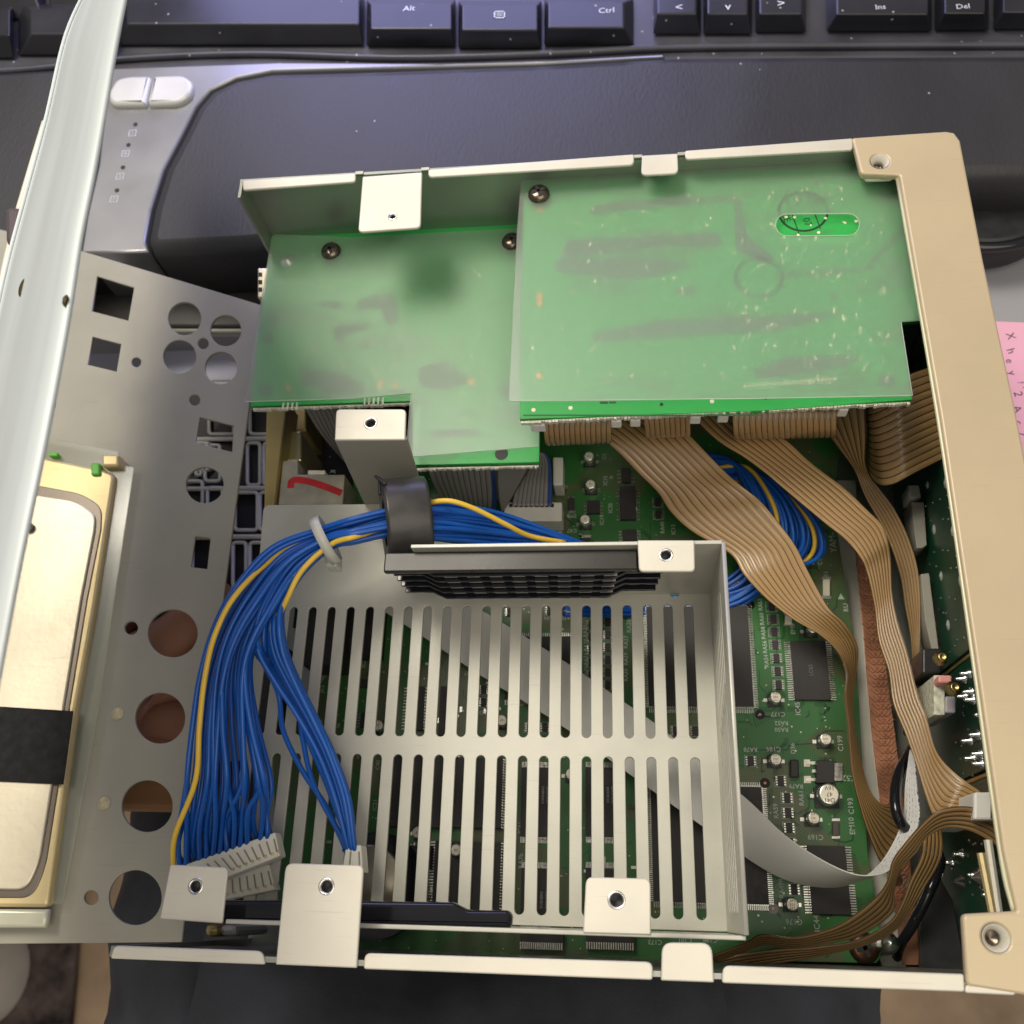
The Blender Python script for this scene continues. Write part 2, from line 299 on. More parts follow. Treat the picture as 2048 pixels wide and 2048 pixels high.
def fillet(pts, r, n=5):
    """round every corner of a closed 2D polygon (mm); r number or list"""
    out = []; N = len(pts)
    for i in range(N):
        p = np.array(pts[i][:2], float); a = np.array(pts[i - 1][:2], float); b = np.array(pts[(i + 1) % N][:2], float)
        ri = r[i] if isinstance(r, (list, tuple)) else r
        if ri <= 0: out.append(tuple(p)); continue
        u = a - p; v = b - p; lu, lv = np.linalg.norm(u), np.linalg.norm(v); d = min(ri, lu * .45, lv * .45)
        p0 = p + u / lu * d; p1 = p + v / lv * d
        for k in range(n + 1):
            t = k / n; out.append(tuple((1 - t) ** 2 * p0 + 2 * t * (1 - t) * p + t * t * p1))
    return out
def ell(cx, cy, rx, ry=None, n=36, rot=0):
    ry = ry or rx
    return [(cx + rx * math.cos(t) * math.cos(rot) - ry * math.sin(t) * math.sin(rot), cy + rx * math.cos(t) * math.sin(rot) + ry * math.sin(t) * math.cos(rot)) for t in [2 * math.pi * i / n for i in range(n)]]
def stad(x0, y0, x1, y1, r, n=8):
    """capsule outline between two points"""
    a = math.atan2(y1 - y0, x1 - x0); o = []
    for k in range(n + 1): t = a + math.pi / 2 + math.pi * k / n; o.append((x0 + r * math.cos(t), y0 + r * math.sin(t)))
    for k in range(n + 1): t = a - math.pi / 2 + math.pi * k / n; o.append((x1 + r * math.cos(t), y1 + r * math.sin(t)))
    return o
def sheet(name, outer, z, th, m, parent=None, holes=(), bevel=0.12, M=None, kind=None, label=None, zf=None):
    """flat plate with holes; outline in mm in the XY plane (or mapped by M), z = its top"""
    cu = bpy.data.curves.new(name, 'CURVE'); cu.dimensions = '2D'; cu.fill_mode = 'BOTH'
    bevel = min(bevel, th * 0.4); cu.extrude = (th / 2 - bevel); cu.bevel_depth = bevel; cu.bevel_resolution = 1
    for pts in [outer] + list(holes):
        sp = cu.splines.new('POLY'); sp.points.add(len(pts) - 1); sp.use_cyclic_u = True
        for i, q in enumerate(pts): sp.points[i].co = (q[0], q[1], 0, 1)
    cu.offset = -bevel
    o = bpy.data.objects.new('tmp', cu); COL.objects.link(o)
    dg = bpy.context.evaluated_depsgraph_get(); me = bpy.data.meshes.new_from_object(o.evaluated_get(dg)); COL.objects.unlink(o); bpy.data.objects.remove(o); bpy.data.curves.remove(cu)
    me.name = name; base = rootloc(parent) if parent is not None else np.zeros(3)
    co = np.zeros(len(me.vertices) * 3); me.vertices.foreach_get('co', co); co = co.reshape(-1, 3)
    co[:, 2] += z - th / 2
    if M is not None: co = np.array([M(*c) for c in co])
    if zf is not None: co[:, 2] += np.array([zf(c[0], c[1]) for c in co])
    co = (co - base) * S; me.vertices.foreach_set('co', co.ravel()); me.update()
    me.materials.clear(); me.materials.append(m)
    o = bpy.data.objects.new(name, me); COL.objects.link(o)
    if parent is not None: o.parent = parent
    return tag(o, kind=kind, label=label)
def px(pts, z): return [tuple(P(x, y, z)[:2]) for x, y in pts]
def catmull(pts, n=8):
    p = np.array(pts, float); q = np.vstack([2 * p[0] - p[1], p, 2 * p[-1] - p[-2]]); out = []
    for i in range(1, len(q) - 2):
        for k in range(n):
            t = k / n; a, b, c, d = q[i - 1], q[i], q[i + 1], q[i + 2]
            out.append(0.5 * ((2 * b) + (-a + c) * t + (2 * a - 5 * b + 4 * c - d) * t * t + (-a + 3 * b - 3 * c + d) * t ** 3))
    out.append(q[-2]); return np.array(out)
def tube(pts, r, n=8, seg=8, spline=True):
    c = catmull(pts, seg) if spline else np.array(pts, float)
    T = np.gradient(c, axis=0); T /= np.linalg.norm(T, axis=1)[:, None] + 1e-9
    up = np.array([0, 0, 1.0]); u = np.cross(T[0], up)
    if np.linalg.norm(u) < 1e-3: u = np.array([1.0, 0, 0])
    u /= np.linalg.norm(u); V = []; F = []
    rr = r if hasattr(r, '__len__') else [r] * len(c)
    for i in range(len(c)):
        u = u - T[i] * np.dot(u, T[i]); u /= np.linalg.norm(u) + 1e-9; v = np.cross(T[i], u)
        for k in range(n): a = 2 * math.pi * k / n; V.append(c[i] + rr[i] * (math.cos(a) * u + math.sin(a) * v))
    for i in range(len(c) - 1):
        for k in range(n): F.append((i * n + k, i * n + (k + 1) % n, (i + 1) * n + (k + 1) % n, (i + 1) * n + k))
    F.append(tuple(range(n - 1, -1, -1))); F.append(tuple(range((len(c) - 1) * n, len(c) * n)))
    return V, F
def ribbon(name, A, B, n, m, label, cat='ribbon cable', group=None, h=0.3, th=0.55, parent=None, seg=8):
    """flat cable between edge paths A and B, points (photo x, photo y, height)"""
    a = catmull([P(*q) for q in A], seg); b = catmull([P(*q) for q in B], seg); K = len(a); sub = 5
    T = np.gradient((a + b) / 2, axis=0); W = b - a; Nn = np.cross(T, W); Nn /= np.linalg.norm(Nn, axis=1)[:, None] + 1e-9
    for i in range(1, K):
        if np.dot(Nn[i], Nn[i - 1]) < 0: Nn[i] *= -1
    V = []; U = []; C = n * sub + 1
    for s in (1, -1):
        for i in range(K):
            for k in range(C):
                t = k / (C - 1); ph = (k % sub) / sub; bumpv = h * abs(math.sin(math.pi * ph)) if n > 0 else 0
                V.append(a[i] + W[i] * t + Nn[i] * s * (th / 2 - h * 0.5 + bumpv * 0.8)); U.append((t * n, i / K))
    F = []; off = K * C
    for i in range(K - 1):
        for k in range(C - 1):
            q = (i * C + k, i * C + k + 1, (i + 1) * C + k + 1, (i + 1) * C + k); F.append(q); F.append(tuple(off + j for j in q[::-1]))
        for k in (0, C - 1):
            q = (i * C + k, (i + 1) * C + k, off + (i + 1) * C + k, off + i * C + k); F.append(q)
    for i in (0, K - 1):
        for k in range(C - 1): F.append((i * C + k, i * C + k + 1, off + i * C + k + 1, off + i * C + k))
    o = obj(name, V, F, m, parent, True, U)
    if parent is None: tag(o, label, cat, group)
    return o
def text(s, cx, cy, z, size, m, parent, rot=0.0, name='lettering', M=None, bold=0.0, th=0.02, label=None):
    """flat print; cx,cy in photo pixels at height z, size in mm, rot in degrees in the plane"""
    cu = bpy.data.curves.new(name, 'FONT'); cu.body = s; cu.size = size; cu.align_x = 'CENTER'; cu.align_y = 'CENTER'; cu.offset = bold; cu.extrude = 0
    cu.resolution_u = 2
    o = bpy.data.objects.new('tmp', cu); COL.objects.link(o)
    dg = bpy.context.evaluated_depsgraph_get(); me = bpy.data.meshes.new_from_object(o.evaluated_get(dg)); COL.objects.unlink(o); bpy.data.objects.remove(o); bpy.data.curves.remove(cu)
    co = np.zeros(len(me.vertices) * 3); me.vertices.foreach_get('co', co); co = co.reshape(-1, 3)
    r = math.radians(rot); x = co[:, 0] * math.cos(r) - co[:, 1] * math.sin(r); y = co[:, 0] * math.sin(r) + co[:, 1] * math.cos(r)
    base = rootloc(parent) if parent is not None else np.zeros(3)
    if M is None:
        c = P(cx, cy, z); co = np.stack([x + c[0], y + c[1], np.full_like(x, z)], 1)
    else: co = np.array([M(a, b) for a, b in zip(x, y)])
    co = (co - base) * S; me.vertices.foreach_set('co', co.ravel()); me.update(); me.materials.clear(); me.materials.append(m); me.name = name
    o = bpy.data.objects.new(name, me); COL.objects.link(o); o.parent = parent
    if parent is not None and parent.type == 'MESH': o.location = -parent.location
    return tag(o, label=label)
def pbox(name, x0, y0, x1, y1, zb, zt, m, parent=None, zref=None, bv=0.0, **k):
    """box given by its photo rectangle measured at its top"""
    q = px([(x0, y0), (x1, y0), (x1, y1), (x0, y1)], zt if zref is None else zref)
    b = MB(); b.prism([(*a, zb) for a in q[::-1]], [(*a, zt) for a in q[::-1]]); o = b.obj(name, m, parent, **k)
    if bv: bev(o, bv)
    return o
def screw_head(name, c, r, m, parent, hgt=1.6, cross=True, **k):
    b = MB(); b.lathe(c, [(r, 0), (r, hgt * .3), (r * .86, hgt * .7), (r * .55, hgt * .95), (0.001, hgt)], 24)
    o = b.obj(name, m, parent, True, **k)
    if cross:
        x = MB(); a = 0.35
        for t in (a, a + math.pi / 2):
            u = np.array([math.cos(t), math.sin(t)]) * r * .6; v = np.array([-math.sin(t), math.cos(t)]) * r * .14
            q = [np.array(c[:2]) + i * u + j * v for i, j in ((-1, -1), (1, -1), (1, 1), (-1, 1))]
            x.prism([(*p, c[2] + hgt * .8) for p in q], [(*p, c[2] + hgt * 1.06) for p in q])
        x.obj('cross_recess', blackp, o)
    return o
# ================================================================== SETTING
def slab(name, x0, y0, x1, y1, z, m, th=20):
    b = MB(); b.box(x0, y0, z - th, x1, y1, z); o = b.obj(name, m); return tag(o, kind='structure')
slab('floor', -1500, -1500, 1500, 1500, -620, floorm)
yd = P(430, 664, -12)[1]
b = MB(); b.prism([(-500, yd, -30), (150, yd, -30), (150, 30, -30), (600, 30, -30), (600, 900, -30), (-500, 900, -30)], [(-500, yd, -12), (150, yd, -12), (150, 30, -12), (600, 30, -12), (600, 900, -12), (-500, 900, -12)]); tag(b.obj('desk', deskm), kind='structure')
# ---- keyboard
kb = thing('keyboard', 'black and silver computer keyboard with padded palm rest behind the opened metal box', 'keyboard', (60, 330, -10))
ZK = 22
def extr(name, pts, z0, z1, m, parent, bevel=0.8, **k): return sheet(name, pts, z1, z1 - z0, m, parent, bevel=bevel, **k)
# deck that carries the keys
extr('bezel', px([(-300, 160), (0, 150), (200, 132), (560, 128), (900, 128), (1100, 122), (1350, 112), (1600, 108), (2400, 104), (2400, -250), (-300, -250)], ZK), -10, ZK - 2, bezelm, kb, 1.2)
# raised trim line in front of the keys
V, F = tube([P(-200, 150, 21), P(40, 140, 21), P(250, 118, 21), P(500, 108, 21), P(800, 116, 21), P(1100, 108, 21), P(1350, 96, 21), P(1700, 92, 21), P(2300, 90, 21)], 1.6)
obj('trim_rim', V, F, bezelm, kb, True)
# silver centre piece
sil = px([(160, 505), (172, 430), (195, 330), (205, 240), (205, 135), (560, 122), (900, 124), (1150, 116), (1330, 108), (1330, 112), (1080, 126), (700, 136), (543, 140), (471, 154), (420, 178), (391, 212), (362, 270), (326, 338), (301, 418), (289, 480), (296, 502)], ZK + 1)
extr('silver_strip', sil, -8, ZK + 0.6, silvp, kb, 1.0)
palm = px([(290, 478), (301, 418), (326, 338), (362, 270), (391, 212), (420, 178), (471, 154), (543, 140), (700, 136), (1080, 122), (1350, 107), (1700, 104), (2400, 104), (2400, 345), (1935, 352), (1600, 380), (480, 492), (300, 500)], ZK + 3)
extr('palm_rest', palm, -8, ZK + 3, leather, kb, 5)
extr('palm_rest', px([(-300, 500), (-300, 145), (0, 142), (100, 136), (190, 134), (200, 240), (190, 330), (168, 430), (156, 497)], ZK + 3), -8, ZK + 3, leather, kb, 3)
def key(name, x0, y0, x1, y1, leg=None, lx=0, ly=0, ls=3.2, skl=9, skr=9, top=None):
    # front edge at y1 (photo px at the deck), top face recedes upward
    b0 = px([(x0, y0 - 60), (x1, y0 - 60), (x1, y1), (x0, y1)], ZK - 1)
    t0 = px([(x0 + skl, y0 - 50), (x1 - skr, y0 - 50), (x1 - skr, y0), (x0 + skl, y0)], ZK + 7)
    b = MB(); b.prism([(*a, ZK - 1) for a in b0[::-1]], [(*a, ZK + 7) for a in t0[::-1]])
    o = b.obj('key', keym, kb); bev(o, 0.7, 3)
    if leg:
        text(leg, lx, ly, ZK + 7.15, ls, legend, o, name='legend', rot=-1)
    return o
key('k', 235, 48, 728, 92, skl=20, skr=10)
key('k', 733, 58, 912, 94, 'Alt', 818, 17, 4.2)
key('k', 916, 60, 1084, 98, None); 
key('k', 1088, 55, 1268, 92, 'Ctrl', 1213, 21, 4.0, skr=20)
key('k', 1306, 27, 1402, 70, '<', 1358, 15, 5.5)
key('k', 1406, 27, 1504, 70, 'v', 1456, 13, 5.5)
key('k', 1510, 27, 1612, 66, '>', 1562, 7, 5.5)
key('k', 1652, 28, 1864, 64, 'Ins', 1761, 14, 3.6, skl=22)
key('k', 1868, 26, 1978, 62, 'Del', 1926, 13, 3.6, skl=22)
key('k', 1985, 24, 2200, 60, skl=22)
key('k', -220, 70, 28, 118); key('k', 36, 68, 230, 112, skl=26); 
b = MB()
for q in [(0, 0, 1, .12), (0, .88, 1, 1), (0, 0, .1, 1), (.9, 0, 1, 1), (.25, .3, .75, .4), (.25, .55, .75, .65)]:
    r0 = px([(988 + q[0] * 22, 22 + q[1] * 14), (988 + q[2] * 22, 22 + q[1] * 14), (988 + q[2] * 22, 22 + q[3] * 14), (988 + q[0] * 22, 22 + q[3] * 14)], ZK + 7.2); b.prism([(*a, ZK + 7.1) for a in r0[::-1]], [(*a, ZK + 7.2) for a in r0[::-1]])
b.obj('menu_legend', legend, kb)
# upper row of keys just cut by the picture edge at the left
key('k', -60, -30, 90, 40, skl=6, skr=30); key('k', 98, -60, 232, 14)
# silver buttons
bt = px([(214, 190), (232, 158), (262, 152), (302, 152), (290, 208), (222, 209)], ZK + 3); 
o = extr('button', fillet(bt, [5, 5, 2, 1, 1, 5]), ZK - 1, ZK + 3.4, mat('silver_button', (.62, .62, .58), .35, .2), kb, 1.6)
o = extr('button', fillet(px([(307, 152), (368, 150), (387, 165), (380, 192), (355, 207), (294, 208)], ZK + 3), [1, 4, 5, 5, 5, 1]), ZK - 1, ZK + 3.4, mat('silver_button', (.62, .62, .58), .35, .2), kb, 1.6)
for i, (x, y, s) in enumerate([(271, 249, '1'), (257, 290, 'A'), (246, 335, 'S'), (234, 381, 'F')]):
    c = P(x, y, ZK + 0.6); b = MB(); b.cyl((c[0], c[1], ZK + .3), 0.95, .5, 16); b.obj('indicator_lamp', blackp, kb)
    text(s, x - 6, y + 17, ZK + 0.72, 2.1, legend, kb, rot=0, name='legend')
    c = P(x - 6, y + 17, ZK + .7); b = MB()
    for q in ((-1.6, -1.6, 1.6, -1.35), (-1.6, 1.35, 1.6, 1.6), (-1.6, -1.35, -1.35, 1.35), (1.35, -1.35, 1.6, 1.35)):
        b.box(c[0] + q[0], c[1] + q[1], ZK + .66, c[0] + q[2], c[1] + q[3], ZK + .7)
    b.obj('legend', legend, kb)
# dark tray in front of the keyboard
tr = thing('keyboard_tray', 'dark brown tray edge in front of the keyboard, seen left of the metal box', 'tray', (-50, 230, -11))
sheet('tray_board', px([(-400, 480), (900, 480), (900, 652), (-400, 652)], -6), -6, 5, dkdesk, tr, bevel=1.2)
sheet('tray_edge', px([(-400, 654), (900, 654), (900, 662), (-400, 662)], -6), -6.5, 4.5, zinc, tr, bevel=1)
o = sheet('paper_sheet', px([(150, 700), (640, 690), (640, 800), (150, 812)], -25), -25, 0.4, paperm); tag(o, 'pale lavender paper lying below the holes of the grey rear plate', 'paper')
b = MB(); b.box(-500, 60, -60, 120, 200, -30); b.obj('drawer_top', deskm); tag(bpy.data.objects['drawer_top'], 'grey drawer top under the rear plate, carrying paper and black crate', 'drawer')
# ---- right of the front panel: mouse-like object, sticky note
mo = thing('round_black_stand', 'glossy black rounded base at the right picture edge behind the gold panel', 'stand', tuple(P(2010, 420, 0)))
pts = px(ell(1975, 410, 150, 92, 40), 4); sheet('base', pts, 6, 16, blackp, mo, bevel=4)
V, F = tube([P(x, y, 5) for x, y in ell(1975, 410, 145, 86, 24)] , 2.2); obj('rim', V, F, blackgl, mo, True)
nt_ = thing('sticky_note', 'pink sticky note with handwriting beside the gold front panel', 'note', tuple(P(2060, 850, -11)))
sheet('paper', px([(1985, 643), (2200, 650), (2240, 1120), (1985, 1080)], -11.6), -11.5, 0.3, pinkp, nt_, bevel=0.05)
HW = [[(2010, 663), (2031, 679)], [(2031, 664), (2010, 680)], [(2008, 693), (2020, 690), (2034, 700), (2044, 690)], [(2016, 700), (2008, 706), (2016, 712)],
      [(2020, 716), (2012, 720), (2016, 728), (2027, 726), (2022, 717)], [(2026, 738), (2014, 742), (2020, 752)], [(2028, 757), (2040, 762), (2034, 770), (2029, 764)],
      [(2020, 752), (2026, 764)], [(2022, 753), (2033, 751), (2029, 760)], [(2036, 782), (2040, 790), (2034, 796)], [(2044, 770), (2046, 772)],
      [(2024, 786), (2032, 790), (2025, 796)], [(2030, 812), (2024, 824)], [(2030, 812), (2040, 822)], [(2028, 818), (2035, 820)], [(2036, 838), (2032, 848), (2040, 852)], [(2042, 828), (2050, 832)],
      [(2012, 708), (2030, 704)], [(2026, 714), (2018, 716)], [(2046, 860), (2040, 870), (2048, 876)]]
for s_, x, y, r_, z_ in (('X', 2021, 672, -80, 4.2), ('h', 2022, 702, -75, 4.4), ('e', 2019, 722, -85, 4.0), ('y', 2024, 746, -78, 4.2), ('2', 2036, 788, -84, 4.4), ('.', 2046, 770, 0, 4), ('A', 2034, 818, -74, 4.2), ('c', 2037, 845, -80, 4.0), ('7', 2044, 868, -80, 4.0), ('?', 2041, 765, -80, 3)):
    text(s_, x, y, -11.4, z_, inkm, nt_, r_, 'handwriting')
# ================================================================== PERSON (lap and a hand behind the plate)
pe = thing('person', 'seated person in dark blue jeans with a hand behind the grey rear plate', 'person', (110, -60, -620))
def limb(chain, name, m, parent, sub=2):
    me = bpy.data.meshes.new(name); base = rootloc(parent)
    vs = [c[0] for c in chain['v']]; me.from_pydata([tuple((np.array(v) - base) * S) for v in vs], chain['e'], []); me.update()
    o = bpy.data.objects.new(name, me); COL.objects.link(o); o.parent = parent
    sk = o.modifiers.new('skin', 'SKIN'); 
    for i, c in enumerate(chain['v']):
        r = c[1] * S; me.skin_vertices[0].data[i].radius = (r, (c[2] if len(c) > 2 else c[1]) * S)
    me.skin_vertices[0].data[0].use_root = True
    ss = o.modifiers.new('sub', 'SUBSURF'); ss.levels = sub; ss.render_levels = sub
    dg = bpy.context.evaluated_depsgraph_get(); m2 = bpy.data.meshes.new_from_object(o.evaluated_get(dg)); o.modifiers.clear(); o.data = m2
    m2.materials.clear(); m2.materials.append(m); m2.shade_smooth(); return o
# jeans: hips, two thighs, knees, shins
xl_ = P(200, 2000, -84)[0]; xr_ = P(1775, 2040, -88)[0] + 8; gp = 200 * 400 / 1948; rt = (xr_ - xl_ - gp) / 4; la = xl_ + rt; ra = xr_ - rt
TH = {'v': [(((la + ra) / 2, -92, -100), rt * 1.5, 92), ((la + 12, -84, -94), rt * 1.12, 78), ((la, -18, -84), rt, 74), ((la - 8, 110, -98), rt * .9, 66), ((la - 8, 160, -170), 58), ((la - 8, 150, -420), 46), ((la - 8, 150, -560), 42),
            ((ra - 12, -84, -94), rt * 1.12, 78), ((ra, -18, -86), rt, 74), ((ra + 5, 110, -98), rt * .9, 66), ((ra + 8, 160, -170), 58), ((ra + 8, 150, -420), 46), ((ra + 8, 150, -560), 42)],
      'e': [(0, 1), (1, 2), (2, 3), (3, 4), (4, 5), (5, 6), (0, 7), (7, 8), (8, 9), (9, 10), (10, 11), (11, 12)]}
jn = limb(TH, 'jeans', jeansm, pe, 3)
# cloth folds on the jeans
dt = bpy.data.textures.new('folds', 'CLOUDS'); dt.noise_scale = 0.055; dt.noise_depth = 2
sb = jn.modifiers.new('more', 'SUBSURF'); sb.levels = 1; sb.render_levels = 1
dm = jn.modifiers.new('folds', 'DISPLACE'); dm.texture = dt; dm.strength = 0.026; dm.mid_level = 0.5; dm.texture_coords = 'GLOBAL'
# one continuous hand: forearm, palm, five fingers
ZH = -14
def hp(x, y, z): return tuple(P(x, y, z))
HD = {'v': [(hp(-420, 1560, -70), 32, 26), (hp(-150, 1500, -50), 27, 20), (hp(60, 1440, -32), 24, 15), (hp(210, 1400, -22), 24, 12),
            (hp(318, 1300, -16), 10.5), (hp(385, 1245, -10), 9), (hp(425, 1205, -5), 8), (hp(450, 1172, 0), 7),
            (hp(330, 1370, -18), 10.5), (hp(400, 1350, -14), 9), (hp(440, 1345, -12), 7.5),
            (hp(322, 1440, -20), 10), (hp(395, 1450, -18), 8.6), (hp(430, 1455, -16), 7),
            (hp(300, 1500, -22), 9), (hp(360, 1520, -20), 7.6), (hp(390, 1525, -20), 6.4),
            (hp(200, 1270, -22), 12), (hp(260, 1180, -18), 10), (hp(300, 1120, -12), 8)],
      'e': [(0, 1), (1, 2), (2, 3), (3, 4), (4, 5), (5, 6), (6, 7), (3, 8), (8, 9), (9, 10), (3, 11), (11, 12), (12, 13), (3, 14), (14, 15), (15, 16), (2, 17), (17, 18), (18, 19)]}
hand = limb(HD, 'body', skin, pe, 2); hand['label'] = 'bare forearm and left hand under the plate'
# ---- rug, white leg, wood rail below
o = sheet('rug', px([(20, 1700), (170, 1700), (150, 1980), (120, 2300), (-200, 2300), (20, 2020)], -612), -608, 8, None or mat('rug_pile', (0.075, 0.055, 0.05), 0.95, 0, 0.95, 42, 0.5, 90), bevel=2); tag(o, 'dark patterned rug strip on the floor at the lower left', 'rug')
b = MB(); c = P(-205, 1960, -500); b.lathe((c[0], c[1], -620), [(46, 0), (50, 20), (44, 60), (42, 115), (38, 120), (0.1, 122)], 32); o = b.obj('waste_bin', mat('white_enamel', (0.62, 0.58, 0.52), 0.35), None, True); tag(o, 'cream white round bin on the floor at the lower left corner', 'bin')
b = MB(); q = px([(-300, 1500), (420, 1530), (420, 1624), (-300, 1610)], -3); b.prism([(*a, -9) for a in q[::-1]], [(*a, -3) for a in q[::-1]]); o = b.obj('wooden_rail', woodm); bev(o, 2); tag(o, 'brown wooden rail seen through the third large hole of the rear plate', 'rail')
# ---- black ribbed crate under the open end
cr = thing('ribbed_crate', 'black plastic crate with raised cell ribs between rear plate and open box end', 'crate', tuple(P(470, 1000, -28)))
b = MB(); q = px([(330, 782), (720, 782), (660, 1330), (270, 1330)], -22); b.prism([(*a, -29) for a in q[::-1]], [(*a, -22) for a in q[::-1]]); b.obj('crate_base', blackp, cr)
ribm = mat('rib_plastic', (0.7, 0.7, 0.66), 0.3)
cells = [(418, 760, 468, 868), (500, 760, 560, 868), (495, 886, 520, 970), (528, 886, 548, 970), (360, 886, 420, 940), (392, 905, 402, 950), (410, 890, 440, 962), (370, 962, 405, 1010), (415, 975, 445, 1030),
         (470, 985, 515, 1060), (520, 985, 560, 1060), (466, 1085, 492, 1190), (500, 1085, 540, 1190), (385, 1076, 425, 1150), (370, 1040, 460, 1066), (340, 1020, 372, 1100), (540, 990, 600, 1180)]
for c in cells:
    pts = fillet([(c[0], c[1]), (c[2], c[1]), (c[2], c[3]), (c[0], c[3])], 7, 3)
    V, F = tube([P(x, y, -20) for x, y in pts + [pts[0]]], 0.75, 6, 2, False); obj('cell_rib', V, F, ribm, cr, True)
for y in (876, 975, 1072): 
    V, F = tube([P(330, y + 3, -20), P(640, y, -20)], 1.0, 6, 2, False); obj('cross_rib', V, F, ribm, cr, True)
# ================================================================== REAR PLATE with drive
ZP = 30
rp = thing('rear_plate', 'grey sheet steel rear plate with round and square cut-outs left of the box', 'metal plate', tuple(P(200, 1200, ZP)))
outer = px([(130, 492), (158, 500), (522, 610), (505, 760), (486, 900), (462, 1080), (440, 1250), (400, 1570), (362, 1884), (0, 1888), (-250, 1890), (-150, 420)], ZP)
holes = [px(h, ZP) for h in [
    [(194, 552), (268, 575), (256.5, 641), (183, 622)], [(185, 673), (242, 688), (233, 743), (175, 729)], [(399, 834), (467, 851), (464, 903.6), (390, 885)], [(390, 1072), (421, 1076), (414, 1138), (381, 1134)],
    ell(369, 637, 33), ell(451, 661, 31), ell(406, 687, 11), ell(359, 713, 33), ell(441.5, 735.5, 32), ell(272.5, 724.5, 9.5), ell(389, 800, 11), ell(101, 810, 9.5), ell(409, 970, 38, 36), ell(262, 1256, 13.5), ell(345, 1266.5, 50, 48),
    ell(320, 1436, 50, 51), ell(294, 1612, 51, 52), ell(270, 1795, 53, 55), ell(182, 1795, 14.5)]]
sheet('plate', outer, ZP, 1.2, greyst, rp, holes, bevel=0.2)
for x, y in ((236, 1428), (209, 1607)):
    c = P(x, y, ZP); b = MB(); b.cyl((c[0], c[1], ZP - .2), 1.9, .5, 20); b.obj('rivet', mat('rivet_brass', (0.52, 0.46, 0.30), 0.6, 0.3, 0.3, 500), rp)
dr = thing('disk_drive', 'gold coloured disk drive bolted on the grey rear plate at the left edge', 'drive', tuple(P(50, 1300, ZP)))
ZD = 35
sheet('side_film', px([(-100, 860), (75, 872), (236, 903), (236, 930), (268, 934), (232, 1177), (200, 1410), (126, 1808), (85, 1808), (60, 1808), (60, 1750), (-100, 1750)], ZP + 3), ZP + 3.2, 0.5, clear, dr, bevel=0.1)
body = px([(-200, 890), (75, 912), (203, 938), (229, 948), (212, 1060), (186, 1230), (150, 1420), (96, 1815), (-200, 1812)], ZD)
sheet('housing', fillet(body, [0, 0, 0, 2, 0, 0, 0, 2, 0]), ZD, ZD - ZP - 1.5, goldm, dr, bevel=1.0)
inner = px([(-200, 950), (59, 968), (165, 988), (205, 1015), (203, 1060), (176, 1198), (141, 1410), (118, 1571), (92, 1735), (66, 1796), (-200, 1796)], ZD)
ip = fillet(inner, [0, 0, 8, 8, 0, 0, 0, 0, 8, 8, 0], 8)
lid = fillet(px([(-200, 972), (52, 986), (154, 1002), (191, 1031), (188, 1062), (162, 1198), (127, 1410), (103, 1571), (78, 1725), (52, 1780), (-200, 1775)], ZD + 1.2), [0, 0, 8, 8, 0, 0, 0, 0, 8, 8, 0], 8)
sheet('lid_panel', lid, ZD + 1.2, 1.2, mat('lid_chromate', (0.72, 0.65, 0.50), 0.38, 0.65, 0.08, 16, 0.04, 420, wear=.15), dr, bevel=.45)
sheet('groove_rim', ip, ZD + .35, .7, mat('groove_shade', (0.20, 0.17, 0.14), 0.35, 0.8), dr, bevel=.3)  # shade of the concave groove put into a flat ring's dark colour
tp = [(-150, 1405), (0, 1413), (146, 1422), (136, 1495), (126, 1569), (0, 1563), (-150, 1556)]
sheet('black_tape', px(tp, ZD + 1.7), ZD + 1.7, 0.35, blacktape, dr, bevel=0.05)
pbox('corner_clip', 203, 908, 237, 932, ZD - 8, ZD + 1, goldm, dr, bv=0.8)
pbox('clip_tab', 181, 925, 199, 950, ZD - 2, ZD + 1.2, greenplast, dr, bv=0.6); pbox('clip_tab', 97, 904, 114, 912, ZD - 2, ZD + .8, greenplast, dr, bv=0.3)
sheet('lower_lip', px([(-200, 1818), (95, 1818), (90, 1856), (-200, 1856)], ZP + 5), ZP + 5, 3, mat('pale_lip', (0.55, 0.54, 0.42), 0.4, 0.3), dr, bevel=1)
c = P(58, 1055, ZD + 2.2); b = MB(); b.cyl((c[0], c[1], ZD + 1.9), 1.6, .6, 16); b.obj('screw_hole', blackp, dr)
# ================================================================== TALL COVER standing at the left, close to the camera
cv = thing('top_cover', 'pale steel cover standing upright at the left edge, out of focus', 'metal cover', tuple(P(60, 700, 90)))
Rr = [(252, -40), (225, 100), (185, 330), (155, 480), (130, 640), (85, 880), (34, 1120), (-6, 1330), (-40, 1520), (-60, 1800)]
Lf = [(185, -40), (135, 70), (96, 235), (52, 400), (20, 520), (-6, 640), (-50, 880), (-90, 1120), (-130, 1330), (-200, 1800)]
Lf = [(Lf[i][0], Lf[i][1]) for i in range(len(Lf))]
a = catmull([P(x, y, 175) for x, y in Rr], 6); bq = catmull([P(x, y, 128) for x, y in (Lf if len(Lf) == len(Rr) else Lf[:len(Rr)])], 6)
n = min(len(a), len(bq)); V = []; F = []; C = 9
for s_, off in ((1, 0), (-1, 1.0)):
    for i in range(n):
        W = bq[i] - a[i]; T = a[min(i + 1, n - 1)] - a[max(i - 1, 0)]; N_ = np.cross(T, W); N_ /= np.linalg.norm(N_)
        if N_[2] < 0: N_ = -N_
        for k in range(C):
            t = k / (C - 1); V.append(a[i] + W * t + N_ * (0.8 * (1 - (2 * t - 1) ** 4) - off) - np.array([0, 0, 0]))
oo = n * C
